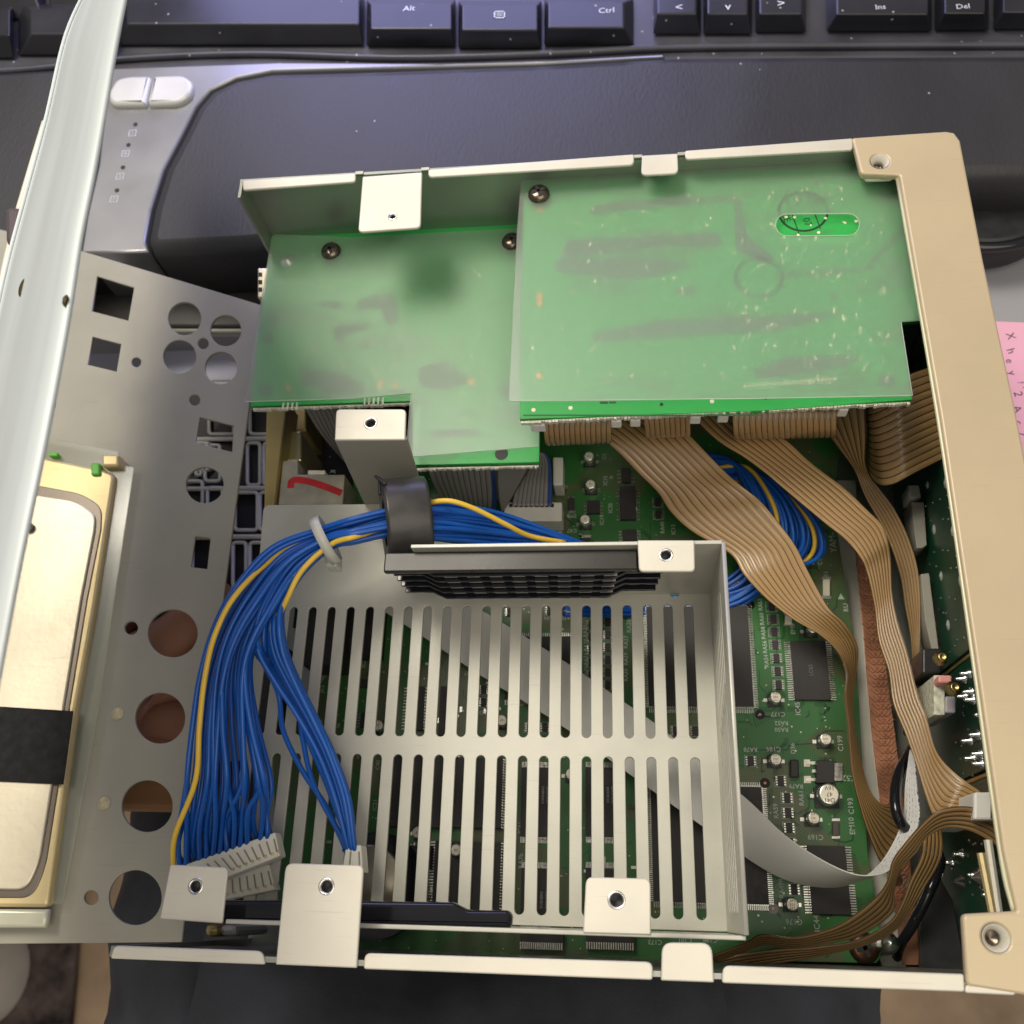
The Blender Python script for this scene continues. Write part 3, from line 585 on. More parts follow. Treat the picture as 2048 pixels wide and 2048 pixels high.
for i in range(n - 1):
    for k in range(C - 1):
        q = (i * C + k, i * C + k + 1, (i + 1) * C + k + 1, (i + 1) * C + k); F.append(q); F.append(tuple(oo + j for j in q[::-1]))
    for k in (0, C - 1): F.append((i * C + k, (i + 1) * C + k, oo + (i + 1) * C + k, oo + i * C + k))
obj('cover_flange', V, F, coverm, cv, True)
# the broad side of the cover hangs down on its far side
V2 = []; F2 = []
for i in range(n):
    dv = (bq[i] - CAM) / np.linalg.norm(bq[i] - CAM); V2 += [bq[i] + np.array([-0.8, 0, 0.5]), bq[i] + dv * 60]
for i in range(n - 1): F2.append((2 * i, 2 * i + 1, 2 * i + 3, 2 * i + 2))
o = obj('cover_side', V2, F2, coverm, cv, True); sl = o.modifiers.new('solid', 'SOLIDIFY'); sl.thickness = 0.001
V, F = tube([P(90, 245, 120), P(60, 345, 120), P(30, 450, 120), P(8, 545, 120), P(-10, 640, 120)], 0.9, 8); obj('cover_hem', V, F, zincw, cv, True)
def onc(x, y, z, rx, ry, m, nm):
    c = P(x, y, z); b = MB(); b.lathe((c[0], c[1], c[2]), [(1, -1), (1, .6), (.7, .9), (.001, .9)], 20)
    b.v = [(c[0] + (v[0] - c[0]) * rx, c[1] + (v[1] - c[1]) * ry, v[2]) for v in b.v]; return b.obj(nm, m, cv, True)
onc(50, 578, 147, 1.1, 2.6, mat('dark_slot', (0.05, 0.035, 0.01), 0.5, 0.3), 'cover_hole'); onc(134, 604, 174.6, .55, 1.2, mat('dark_slot', (0.05, 0.035, 0.01), 0.5, 0.3), 'cover_hole')
o = pbox('rubber_foot', 8, 412, 44, 486, 112, 124, mat('foot_rubber', (0.08, 0.06, 0.07), 0.6), cv, bv=1.5)
# ================================================================== CHASSIS
H = 88; XR = 184
ch = thing('chassis', 'open zinc steel chassis tray with folded lid flanges, holding all boards', 'metal case', (100, 110, 0))
b = MB(); b.box(0, 0, 0, 212, 220, 1.2); b.obj('floor_pan', darkst, ch)
b = MB(); b.box(0, 219, 1.2, 211, 220, H - 1); b.obj('rear_wall', darkst, ch)
b = MB(); b.box(0, 0, 1.2, 211, 1, H - 1); b.obj('front_wall', darkst, ch)
b = MB(); b.box(0.1, 213, 1.3, 1, 218.9, H - 1); b.obj('wall_hem', darkst, ch)
b = MB(); b.box(0.1, 1.05, 1.3, 1, 2.2, H - 1); b.obj('wall_hem', darkst, ch)
def fl(name, pts, m, r, z=H, holes=(), th=1.0):
    return sheet(name, fillet(px(pts, z), r), z, th, m, ch, holes, bevel=0.3)
fl('flange', [(484, 361), (711, 347), (711, 363), (486, 380)], zincw, [.3, .6, 1.2, .6])
fl('flange', [(856, 339), (1268, 308), (1268, 329), (857, 354)], zincw, [.6, .6, 1.5, 1.2])
fl('flange', [(1370, 301), (1705, 276), (1706, 299), (1371, 318)], zincw, [.6, .4, 1.2, 1.2])
fl('flange', [(228, 1891), (524, 1893 + 9), (530, 1929), (220, 1917)], zincw, [1, 2.2, .6, .6])
fl('flange', [(729, 1906), (1306, 1924), (1305, 1960), (727, 1938)], zincw, [2.2, 2, .6, .6])
fl('flange', [(1446, 1931), (1928, 1948), (1930, 1984), (1444, 1966)], zincw, [1.6, .6, .6, .6])
fl('flange', [(1932, 1970), (2034, 1974), (2031, 1991), (1930, 1986)], zincw, [.5, .6, .6, .6])
def ell_h(x, y, z, r): c = P(x, y, z); return ell(c[0], c[1], r)
def tab(pts, rr, hx=None, hr=1.1, z=H, parent=ch, m=zincw, name='lid_tab', th=1.0):
    hs = [ell_h(hx[0], hx[1], z, hr)] if hx else []
    o = sheet(name, fillet(px(pts, z), rr), z, th, m, parent, hs, bevel=0.3)
    if hx:
        c = P(hx[0], hx[1], z); bb = MB(); bb.lathe((c[0], c[1], z), [(hr + .55, 0), (hr + .45, .14), (hr, .1), (hr - .12, -.6), (hr - .15, -3.0), (hr + .3, -3.0)], 24); bb.obj('tapped_collar', bare, o, True)
        bb = MB(); bb.lathe((c[0], c[1], z - 2.9), [(hr - .14, 0), (0.01, -.3)], 16); bb.obj('thread_bore', blackp, o)
    return o
tab([(725, 353), (844, 344), (841, 455), (716, 464)], [.5, .5, 1.6, 1.6], (785, 433), 0.9)
tab([(1284, 311), (1355, 307), (1357, 346), (1282, 350)], [.3, .3, 1.8, 1.8])
tab([(571, 1726), (727, 1731), (713, 1936), (551, 1929)], [1.8, 1.4, .3, .3], (653, 1773), 1.35)
tab([(1324, 1885), (1424, 1886), (1428, 1965), (1322, 1961)], [2.2, 2.2, .3, .3])
for x, y in ((718, 355), (850, 347), (1276, 308), (1363, 303)):
    c = P(x, y, H - .8); b = MB(); b.box(c[0] - 1.2, 219, H - 1.4, c[0] + 1.2, 220, H - .5); b.obj('wall_notch', zinc, ch)
b = MB(); b.box(0.2, 0, H - 1.3, 211, 1.1, H - 1.02); b.obj('front_wall_edge', zinc, ch)
# inner steel plate under the panel board with copper tape
sheet('front_support', px([(1640, 960), (1712, 960), (1722, 1180), (1735, 1310), (1752, 1450), (1772, 1600), (1815, 1960), (1762, 1930), (1700, 1500), (1670, 1180)], 12), 12, 1.0, zinc, ch, bevel=.2)
ctape = sheet('copper_tape', px([(1708, 1060), (1745, 1060), (1765, 1280), (1788, 1450), (1812, 1640), (1842, 1930), (1806, 1930), (1760, 1600), (1742, 1450), (1728, 1280)], 12.6), 12.6, 1.0, None or copper, ch, bevel=.1)
b = MB()
for i in range(52):
    for j in range(3):
        c = P(1718 + i * 1.5 + j * 9 + (i % 2) * 4, 1075 + i * 14.7, 12.7)
        for sg in (1, -1):
            u = np.array([.9, .9 * sg]); nn = np.array([-.1 * sg, .1]); cc = np.array(c[:2]) + np.array([sg * .9, 0])
            q = [cc - u - nn, cc + u - nn, cc + u + nn, cc - u + nn]
            b.prism([(*k, 12.6) for k in q], [(*(np.array(k) + (cc - np.array(k)) * .35), 12.95) for k in q])
b.obj('tape_embossing', copper, ch, kind='stuff')
sheet('black_inner_wall', px([(1842, 1790), (1872, 1740), (1905, 1800), (1932, 1940), (1838, 1936)], 16), 16, 1.0, blackp, ch, bevel=.2)
b = MB(); b.box(3, 100, 2, 60, 212, 2.6); b.obj('dark_fill_sheet', blacktape, ch)  # added black sheet, keeps the left end of the floor pan dark
# gold bars and shield box at the left end
g = px([(560, 800), (600, 800), (566, 1008), (545, 1008)], 30)
sheet('side_bar', px([(533, 800), (575, 800), (548, 1010), (505, 1300), (500, 1300), (528, 1010)], 38), 38, 12, golds, ch, bevel=.5)
pbox('bracket_step', 570, 862, 602, 922, 4, 30, mat('clean_chromate', (0.70, 0.62, 0.36), 0.32, 0.8), ch, bv=.6)
pbox('bracket_step', 580, 800, 612, 862, 2, 22, golds, ch, bv=.6)
pbox('lower_bracket', 408, 1848, 436, 1874, 10, 38, golds, ch, bv=1.5); pbox('lower_bracket', 438, 1850, 474, 1872, 10, 36, zinc, ch, bv=1.5)
sb_ = thing('tuner_can', 'small tin shield box with a red marker stroke at the left end', 'shield box', tuple(P(630, 965, 5)))
sheet('can', fillet(px([(565, 921), (596, 921), (596, 949), (690, 949), (686, 1010), (556, 1010)], 36), .5), 36, 30, mat('dull_tin', (0.46, 0.42, 0.33), 0.45, 0.5, 0.25, 120, 0.04, 400), sb_, bevel=.3)
pbox('can_window', 616, 941, 650, 949, 30, 35, captop, sb_)
V, F = tube([P(x, y, 36.1) for x, y in ((581, 976), (584, 962), (600, 960), (625, 965), (655, 975), (683, 986))], 1.15, 6); V = [np.array([v[0], v[1], 36 + (v[2] - 36.1) * .08 + .1]) for v in V]
obj('marker_stroke', V, F, red, sb_)
# ================================================================== GOLD FRONT PANEL
fp = thing('front_panel', 'champagne gold front panel frame along the right side of the box', 'front panel', (200, 110, 0))
fo = px([(1704, 275), (1832, 266), (1893, 262), (1909, 265), (1921, 281), (1967, 520), (2030, 810), (2096, 1150), (2157, 1500), (2206, 1800), (2232, 1998), (2048, 1990), (1934, 1972), (1925, 1828), (2033, 1822), (2006, 1700), (1951, 1310), (1882, 837), (1799, 350), (1722, 347)], H + .3)
hs = []
c1 = P(1760, 322, H + .3); c2 = P(1992, 1876, H + .3)
sheet('frame', fillet(fo, [.8, .2, .3, .3, .3, 0, 0, 0, 0, 0, 2, .3, 1, 1.2, .3, 0, 0, 0, .8, 1.2]), H + .3, 2.4, champ, fp, [ell(c1[0], c1[1], 2.5), ell(c2[0], c2[1], 2.7)], bevel=0.6)
for c, r in ((c1, 2.5), (c2, 2.7)):
    b = MB(); b.lathe((c[0], c[1], H + .3), [(r + .05, -.1), (r * .95, -.25), (r * .62, -1.6), (r * .55, -3.5), (r + .6, -3.5), (r + .6, -1.6)], 28); o = b.obj('screw_seat', zincw, fp, True)
    b = MB(); b.lathe((c[0], c[1], H - 3.4), [(r * .62, 0), (r * .4, -.3), (0.01, -.6)], 16); b.obj('seat_bore', screwm, fp, True)
sheet('seat_shim', fillet(px([(1726, 349), (1790, 347), (1784, 358), (1732, 360)], H - 2), .6), H - 2.1, .9, zincw, fp, bevel=.2)
x_i = [P(x, y, H)[0] for x, y in ((1799, 350), (1882, 837), (1951, 1310), (2006, 1700))]
xo = P(1967, 520, H + .3)[0]; b = MB(); b.box(xo - 4, 1, 0, xo - .7, 217, H - 2.2); b.obj('face_plate', champ, fp)
V, F = tube([(*P(x, y, H)[:2], H - 1.2) for x, y in ((1797, 352), (1880, 837), (1949, 1310), (2004, 1700), (2031, 1822))], .55, 6); obj('inner_lip', V, F, mat('pale_lip2', (0.60, 0.58, 0.40), .4, .2), fp, True)
# ================================================================== PANEL BOARD (vertical, behind the front panel)
XB = 206
pb = thing('panel_board', 'dark green upright circuit board with solder points behind the gold panel', 'circuit board', (XB, 110, 5))
def vb(y0, y1, z0, z1, nm): b = MB(); b.box(XB, y0, z0, XB + 1.4, y1, z1); return b.obj(nm, pcbdk, pb)
def ypx(x, y): return PX(x, y, XB)[1]
ya, yb_, yc = PX(1915, 1325, XB)[1], PX(1935, 1560, XB)[1], 4
vb(ya + 1, 212, 6, 84, 'board'); vb(yb_ + .8, ya - 1, 6, 84, 'board'); vb(2, yb_ - .8, 6, 84, 'board')
for y in (ya, yb_): b = MB(); b.box(XB - .3, y - 1, 6, XB + 1.2, y - .2, 84); b.obj('board_edge', golds, pb)
def dot(px_, py_, r, h, m=solder, nm='solder_pin', big=False):
    c = PX(px_, py_, XB); b = MB(); b.lathe((XB, c[1], c[2]), [(r, 0), (r * .7, -h * .25), (r * .3, -h * .7), (0.01, -h)], 10, 'x'); b.obj(nm, m, pb, True)
for x, y, r in [(1891, 966, 1.6), (1855, 970, 1.2), (1868, 1059, 1.5), (1905, 1062, 1.5), (1882, 1152, 1.4), (1857, 1158, 1.3), (1921, 1161, 1.7), (1896, 1250, 1.5), (1870, 1250, 1.2)]:
    dot(x, y, r, .5, mat('pad_matte', (.62, .66, .64), .5, .3), 'solder_pad')
mini = MB(); mini.lathe((0, 0, 0), [(.42, 0), (.25, -.25), (.01, -.4)], 8, 'x'); mini = mini.data('via_data', solder, True)
for (x, y) in [(1880, 998), (1866, 1005), (1852, 1012), (1898, 1015), (1895, 990), (1908, 1036), (1897, 1038), (1886, 1038), (1852, 1038), (1862, 1040), (1906, 1030), (1886, 1100), (1896, 1101), (1869, 1104), (1912, 1112), (1917, 1105), (1873, 1132), (1860, 1128), (1902, 1136), (1913, 1135), (1920, 1131), (1864, 1184), (1882, 1196), (1899, 1194), (1911, 1198), (1930, 1190), (1878, 1218), (1887, 1225), (1892, 1226), (1928, 1216), (1912, 1240), (1928, 1275), (1910, 1292), (1900, 1305), (1915, 1280), (1880, 1290)]:
    c = PX(x, y, XB); put(mini, 'solder_point', None, pb, c)
rng2 = random.Random(3)
for i in range(75):
    x = rng2.uniform(1900, 1990); y = rng2.uniform(1400, 1790)
    if (x - 1900) / 90 > (y - 1250) / 560 + .25: continue
    c = PX(x, y, XB)
    if 10 < c[2] < 82: put(mini, 'solder_point', None, pb, c)
pin = MB(); pin.lathe((0, 0, 0), [(1.3, 0), (1.2, -.5), (.6, -1.1), (.55, -2.0), (.3, -2.6), (.01, -2.7)], 12, 'x'); pin = pin.data('pin_data', solder, True)
for (x, y) in [(1940, 1347), (1930, 1358), (1945, 1384), (1932, 1393), (1948, 1400), (1958, 1470), (1942, 1482), (1963, 1508), (1948, 1517), (1965, 1528), (1978, 1727), (1990, 1745), (1955, 1750), (1985, 1790), (1970, 1430), (1925, 1708), (1905, 1725), (1926, 1650), (1948, 1640)]:
    put(pin, 'solder_pin', None, pb, PX(x, y, XB))
for x, y, r in ((1926, 1764, 1.9), (1962, 1756, 2.4), (1985, 1780, 1.6)): dot(x, y, r, 2.6, solder, 'solder_pin')
# metal strip standing along the board and gold studs
def slat(name, pts, z, m, th=1, hgt=None): return sheet(name, px(pts, z), z, hgt or th, m, pb, bevel=.2)
slat('steel_edge', [(1822, 1004), (1848, 1004), (1854, 1090), (1845, 1096), (1833, 1096)], 36, greyst, 9)
slat('steel_edge', [(1817, 970), (1838, 970), (1842, 994), (1820, 996)], 38, zinc, 8)
slat('steel_edge', [(1842, 1148), (1858, 1146), (1878, 1300), (1880, 1312), (1866, 1312), (1850, 1240)], 36, greyst, 8)
pbox('relay', 1845, 1296, 1884, 1348, 20, 44, blackp, pb, bv=.6); pbox('relay', 1838, 1352, 1860, 1450, 12, 30, blackp, pb, bv=.6)
pbox('white_holder', 1868, 1350, 1890, 1430, 20, 50, mat('speckled_board', (.60, .60, .48), .8, 0, .35, 900), pb, bv=.3)
pbox('pink_block', 1877, 1350, 1904, 1366, 30, 54, pinkpl, pb, bv=.5); pbox('grey_block', 1890, 1392, 1912, 1426, 30, 50, mat('grey_block', (.35, .33, .36), .5), pb, bv=.5)
gold_stud = mat('gold_stud', (.55, .43, .18), .3, 1.0)
for x, y, z in ((1880, 1318, 50), (1860, 1404, 30), (1905, 1378, 56)):
    c = P(x, y, z); b = MB(); b.lathe((c[0], c[1], c[2]), [(1.9, 0), (1.9, .7), (1.2, .8), (1.15, 2.4), (.8, 2.6), (.4, 1.9), (.01, 1.9)], 18); b.obj('brass_stud', gold_stud, pb, True)
pbox('white_socket', 1948, 1584, 2010, 1640, 30, 66, whitep, pb, bv=.6); pbox('socket_mouth', 1982, 1592, 2004, 1636, 66, 66.4, mat('dark_brown', (.09, .06, .05), .8), pb)
for pts in ([(1962, 1706), (1990, 1850)], [(1976, 1680), (1998, 1830)]):
    V, F = tube([P(pts[0][0], pts[0][1], 60), P(pts[1][0], pts[1][1], 60)], 1.0, 8); obj('panel_rail', V, F, goldm if pts[0][0] < 1970 else zincw, pb)
for x, y, r in ((1880, 1640, 0), ): pass
# small foot-level parts near the lower right corner
sc = thing('hex_spacer', 'shiny steel standoff screw at the lower right corner beside copper tape', 'screw', tuple(P(1783, 1887, 20)))
c = P(1783, 1887, 28); b = MB(); b.lathe((c[0], c[1], 13), [(3.2, 0), (3.2, 8), (2.8, 9.5), (2.9, 11), (2.2, 12.5), (2.3, 14), (.01, 15)], 20); b.obj('spacer_body', bare, sc, True)
pbox('spacer_nut', 1752, 1876, 1770, 1896, 16, 26, zinc, sc, bv=1)
sc = thing('ring_lug', 'steel lug with a round hole behind the tan ribbons near the lower right', 'lug', tuple(P(1795, 1760, 20)))
sheet('lug_plate', fillet(px([(1775, 1750), (1818, 1748), (1818, 1774), (1780, 1776)], 26), 1), 26, 1.5, zinc, sc, [ell_h(1794, 1762, 26, 1.6)]); b = MB(); c = P(1794, 1762, 24); b.cyl((c[0], c[1], 22), 1.3, 2, 16); b.obj('lug_screw', copper, sc)
bc = thing('black_cable', 'thick black cable between copper tape and the upright board', 'cable', tuple(P(1830, 1800, 20)))
V, F = tube([P(1830, 1490, 20), P(1800, 1540, 28), P(1790, 1600, 34), P(1805, 1650, 34), P(1850, 1680, 28), P(1880, 1720, 26), P(1860, 1780, 28), P(1825, 1850, 22), P(1800, 1890, 16), P(1790, 1930, 8)], 1.45, 10); obj('cable', V, F, blackgl, bc, True)
# ================================================================== SHIELD CAGE
ZF = 46.6
cg = thing('shield_cage', 'slotted zinc steel shield cage open at the top in the middle of the box', 'shield cage', (80, 60, ZF))
xs = np.linspace(P(535, 1340, ZF)[0], P(1382.7, 1345, ZF)[0], 22)
yt, yb2 = P(1000, 1211, ZF)[1], P(1000, 1474, ZF)[1]; yt3, yb3 = P(1000, 1511, ZF)[1], P(1000, 1828, ZF)[1]
rs = 1.22
slots = [stad(x, yt - rs, x, yb2 + rs, rs) for x in xs] + [stad(x, yt3 - rs, x, yb3 + rs, rs) for x in xs]
hb = ell_h(1349, 1184, ZF, 1.5)
x141 = 141.0
fo = [P(527, 1010, ZF)[:2], P(725, 1008, ZF)[:2], P(862, 1005, ZF)[:2], (P(862, 1005, ZF)[0], 98), (x141, 98), (x141, 8.7), (P(440, 1840, ZF)[0] + 1, 8.7), P(485, 1500, ZF)[:2]]
fo = [tuple(a) for a in fo]
lx = min(xs[0] - rs - 2.2, fo[-1][0]); fo[-2] = (lx, 8.7); fo[-1] = (lx, 60); fo[0] = (fo[0][0], fo[0][1])
sheet('cage_floor', fillet(fo, [2.2, .2, 2, .2, .3, .3, .3, .3]), ZF, 1.0, zinc, cg, slots + [hb], bevel=.16)
# walls
def wy(u, v, w_): return (w_ + 141.4, u, v)
ws = []
for k in range(6):
    z = 55 + k * 4.3; ws.append(stad(92 - k * .9, z, 55 + k * 2.0, z, .75, 4)); ws.append(stad(50.5 + k * 1.8 - (0 if k else 0), z, 13.5, z, .75, 4))
ws = [[(p[0], p[1]) for p in s_] for s_ in ws]
sheet('cage_wall', [(8.6, ZF - .9), (97.4, ZF - .9), (97.4, H - 1), (8.6, H - 1)], 0, 1.0, zinc, cg, ws, bevel=.16, M=wy)
xl = P(820, 1086, H)[0]
b = MB(); b.box(xl, 97.0, ZF, 140.6, 98.0, H - 1); o = b.obj('cage_wall', zinc, cg); bev(o, .2)
yf = 8.0
b = MB(); b.box(P(420, 1846, H)[0], yf - .6, ZF - 1, 141.6, yf + .4, H - 9); o = b.obj('cage_wall', zinc, cg); bev(o, .2)
tab([(1275, 1080), (1389, 1080), (1390, 1143), (1278, 1143)], [.4, .4, 1.2, 1.2], (1332, 1110), 1.25, parent=cg, name='cage_tab', z=H)
tab([(1172, 1754), (1301, 1757), (1302, 1870), (1166, 1866)], [1.6, 1.6, .4, .4], (1233, 1800), 1.5, parent=cg, name='cage_tab', z=H - 8.4)
tab([(340, 1729), (456, 1735), (444, 1847), (319, 1838)], [.6, 1.4, .5, .5], (391, 1773), 1.35, parent=cg, name='cage_tab', z=H - 8.4)
# bracket rising at the far end of the cage floor
tab([(672, 818), (812, 818), (810, 879), (669, 880)], [1.4, 1.4, .4, .4], (741, 846), 1.35, parent=cg, name='bracket_top', z=H)
p0, p1 = P(669, 880, H), P(812, 880, H); q0, q1 = P(729, 1008, ZF), P(852, 1004, ZF)
b = MB(); b.prism([(q0[0], q0[1], ZF), (q1[0], q0[1], ZF), (q1[0], q0[1] + 1, ZF), (q0[0], q0[1] + 1, ZF)], [(p0[0], p0[1], H - .9), (p1[0], p0[1], H - .9), (p1[0], p0[1] + 1, H - .9), (p0[0], p0[1] + 1, H - .9)])
b.obj('bracket_web', greyst, cg)
# black slotted card guide stack inside the far wall
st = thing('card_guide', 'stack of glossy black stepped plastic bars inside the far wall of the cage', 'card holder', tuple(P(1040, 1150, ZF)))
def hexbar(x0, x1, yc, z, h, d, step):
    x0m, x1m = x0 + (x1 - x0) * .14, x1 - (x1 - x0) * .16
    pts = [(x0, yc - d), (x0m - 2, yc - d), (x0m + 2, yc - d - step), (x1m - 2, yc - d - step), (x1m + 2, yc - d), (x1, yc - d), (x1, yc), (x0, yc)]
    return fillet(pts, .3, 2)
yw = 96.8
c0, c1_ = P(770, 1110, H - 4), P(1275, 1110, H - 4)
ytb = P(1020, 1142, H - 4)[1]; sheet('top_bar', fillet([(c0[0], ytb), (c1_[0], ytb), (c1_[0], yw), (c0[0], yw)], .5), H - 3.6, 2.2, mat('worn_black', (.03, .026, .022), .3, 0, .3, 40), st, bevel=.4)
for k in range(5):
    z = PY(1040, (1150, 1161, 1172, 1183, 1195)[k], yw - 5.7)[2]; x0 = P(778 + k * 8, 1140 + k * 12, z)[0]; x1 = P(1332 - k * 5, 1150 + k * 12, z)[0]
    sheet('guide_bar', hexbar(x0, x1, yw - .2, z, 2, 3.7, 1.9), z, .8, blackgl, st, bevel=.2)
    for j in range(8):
        xx = x0 + 14 + j * (x1 - x0 - 26) / 7.6; b = MB(); b.box(xx, yw - 4.9, z - 3.9, xx + 3.4, yw - 2, z - 1.2); b.obj('reflection_block', mat('reflection_grey', (.34, .33, .31), .3), st)  # grey blocks standing in for the checkered reflection between the glossy bars
sh = thing('black_shroud', 'glossy black plastic strip along the near inner wall of the cage', 'plastic strip', tuple(P(740, 1810, 60)))
zs = 72
so = px([(440, 1800), (560, 1800), (905, 1804), (935, 1820), (1015, 1820), (1024, 1832), (1020, 1856), (440, 1846)], zs)
o = sheet('strip', fillet(so, .8), zs, 5, blackgl, sh, bevel=1.2)
# ================================================================== MAIN BOARD
ZB = 18
mb = thing('main_board', 'large green main circuit board with black chips under the cage', 'circuit board', (100, 100, ZB))
mo_ = px([(712, 860), (1690, 840), (1666, 1000), (1680, 1100), (1712, 1300), (1735, 1700), (1768, 1908), (1752, 1926), (560, 1905), (545, 1500), (690, 1300)], ZB)
sheet('board', mo_, ZB, 1.6, pcbm, mb, bevel=.1)
def lead_rows(w, h, n, sides, L=1.1, wd=.28, hgt=.9):
    b = MB()
    for s in sides:
        along = h if s in 'LR' else w
        for i in range(n if not isinstance(n, dict) else n[s]):
            N = n if not isinstance(n, dict) else n[s]
            t = -along / 2 + along * (i + .5) / N; q = wd
            if s == 'R': a = (w / 2, t - q / 2, -hgt, w / 2 + L, t + q / 2, -hgt + .25); c = (w / 2, t - q / 2, -.5, w / 2 + .35, t + q / 2, -.25)
            elif s == 'L': a = (-w / 2 - L, t - q / 2, -hgt, -w / 2, t + q / 2, -hgt + .25); c = (-w / 2 - .35, t - q / 2, -.5, -w / 2, t + q / 2, -.25)
            elif s == 'T': a = (t - q / 2, h / 2, -hgt, t + q / 2, h / 2 + L, -hgt + .25); c = (t - q / 2, h / 2, -.5, t + q / 2, h / 2 + .35, -.25)
            else: a = (t - q / 2, -h / 2 - L, -hgt, t + q / 2, -h / 2, -hgt + .25); c = (t - q / 2, -h / 2 - .35, -.5, t + q / 2, -h / 2, -.25)
            b.box(*a); b.box(*c)
    return b
def chip(x0, y0, x1, y1, n, sides, hz=1.0, L=1.1, wd=.28, m=chipm, name='chip'):
    zt = ZB + hz; a = P(x0, (y0 + y1) / 2, zt)[0]; c = P(x1, (y0 + y1) / 2, zt)[0]; t = P((x0 + x1) / 2, y0, zt)[1]; bt_ = P((x0 + x1) / 2, y1, zt)[1]
    w_, h_ = c - a, t - bt_; cx, cy = (a + c) / 2, (t + bt_) / 2
    b = MB(); b.prism([(-w_ / 2, -h_ / 2, -hz + .1), (w_ / 2, -h_ / 2, -hz + .1), (w_ / 2, h_ / 2, -hz + .1), (-w_ / 2, h_ / 2, -hz + .1)], [(-w_ / 2 + .12, -h_ / 2 + .12, 0), (w_ / 2 - .12, -h_ / 2 + .12, 0), (w_ / 2 - .12, h_ / 2 - .12, 0), (-w_ / 2 + .12, h_ / 2 - .12, 0)])
    o = put(b.data('chip', m), name, None, mb, (cx, cy, zt))
    if sides:
        l = lead_rows(w_, h_, n, sides, L, wd, hz - .05); put(l.data('leads', leadm), 'leads', None, o, (cx, cy, zt), kind='stuff')
    return o
def ctext(o, s, size, rot, dx=0, dy=0, m=None):
    pass
greyink = mat('chip_print', (.16, .16, .155), .7)
ic45 = chip(1585, 1281, 1657, 1400, 27, 'LR', 1.2, 1.7, .3); ic44 = chip(1619, 1691, 1697, 1829, 27, 'LR', 1.2, 1.7, .3)
q1c = chip(1295, 1212, 1502, 1413, 60, 'LRTB', 2.4, 1.5, .18); q2c = chip(1304, 1572, 1531, 1806, 60, 'LRTB', 2.4, 1.5, .18)
chip(1240, 972, 1272, 1039, 10, 'LR', 1.6, 1.2, .4); chip(1242, 935, 1262, 965, 4, 'LR', 1.2, 1.2, .4); chip(1174, 1000, 1200, 1027, 4, 'LR', 1.2, 1.1, .4); chip(1245, 1058, 1274, 1082, 4, 'LR', 1.2, 1.2, .4)
chip(1010, 1272, 1142, 1400, 34, 'TB', 1.4, 1.3, .2)
for (x0, x1) in ((1041, 1102), (1171, 1234)):
    chip(x0, 1534, x1, 1674, 22, 'TB', 1.2, 1.6, .22); chip(x0, 1736, x1, 1842, 22, 'TB', 1.2, 1.6, .22)
chip(868, 1515, 1004, 1656, 26, 'LR', 2.0, 1.6, .35); chip(866, 1682, 1000, 1836, 26, 'LR', 2.0, 1.6, .35)
chip(770, 1500, 905, 1655, 24, 'LR', 3.0, 1.3, .3)
chip(812, 1372, 848, 1460, 14, 'LR', 1.4, 1.2, .28); chip(878, 1372, 902, 1470, 14, 'R', 1.4, 1.2, .28)
chip(720, 1425, 738, 1455, 5, 'L', 1.2, 1, .4); chip(715, 1358, 740, 1375, 4, 'LR', 1.2, 1, .4)
chip(765, 1690, 860, 1735, 6, 'TB', 5, 1, .4)
chip(612, 1180, 690, 1330, 0, '', 14); chip(520, 1290, 560, 1460, 0, '', 18)
chip(690, 1190, 760, 1310, 0, '', 8, m=blackp)
# printing on the chips (flat lettering)
for s_, x, y, r_ in (('XW848A0', 1086, 1590, 90), ('2E764D0E', 1096, 1590, 90), ('XV364A0', 1216, 1590, 90), ('2E764D0D', 1226, 1590, 90), ('XV818A0', 1083, 1800, 90), ('2E9945D3', 1094, 1800, 90)):
    text(s_, x, y, ZB + 1.26, 1.15, mat('chip_print_bright', (.42, .42, .40), .7), mb, r_, 'chip_marking')
for x, y in ((1622, 1340), (1660, 1760)):
    text('LC62', x, y, ZB + 1.26, 1.6, greyink, mb, 90, 'chip_marking')
# resistor arrays
b = MB(); b.box(-.9, -1.35, 0, .9, 1.35, .6); ra_body = b.data('array_body', chipm)
b = MB()
for k in range(4):
    t = -1.05 + k * .7
    for s_ in (-1, 1): b.box(s_ * 1.15 - .28, t - .2, 0, s_ * 1.15 + .28, t + .2, .45)
ra_l = b.data('array_leads', leadm)
b = MB(); W_, H_ = 1.75, 1.6
for q in ((-W_, H_ - .12, W_, H_), (-W_, -H_, W_, -H_ + .12), (-W_, -H_ + .12, -W_ + .12, H_ - .12), (W_ - .12, -H_ + .12, W_, H_ - .12)): b.box(q[0], q[1], 0.01, q[2], q[3], .03)
ra_s = b.data('array_outline', silk)
arr = [(1546, 1239), (1548, 1264), (1550, 1290), (1552.5, 1317), (1555, 1343), (1557, 1370), (1561, 1562), (1574, 1596), (1576, 1626), (1578, 1656), (1501, 1522), (1588, 1779), (1316, 1006), (1317, 1030), (1580, 1687), (1543, 1214)]
arr += [(1183, 1250 + 25 * k) for k in range(6)] + [(1216, 1245 + 25 * k) for k in range(6)] + [(1090, 1455), (1060, 1455), (968, 1380), (968, 1405), (1352, 1462), (1390, 1462), (1020, 1225), (1100, 1222), (1130, 1222), (1530, 1240 - 60)]
for x, y in arr:
    c = P(x, y, ZB); o = put(ra_body, 'resistor_array', None, mb, (c[0], c[1], ZB + .05)); put(ra_l, 'leads', None, o, (c[0], c[1], ZB + .05)); put(ra_s, 'silkscreen_outline', None, o, (c[0], c[1], ZB))
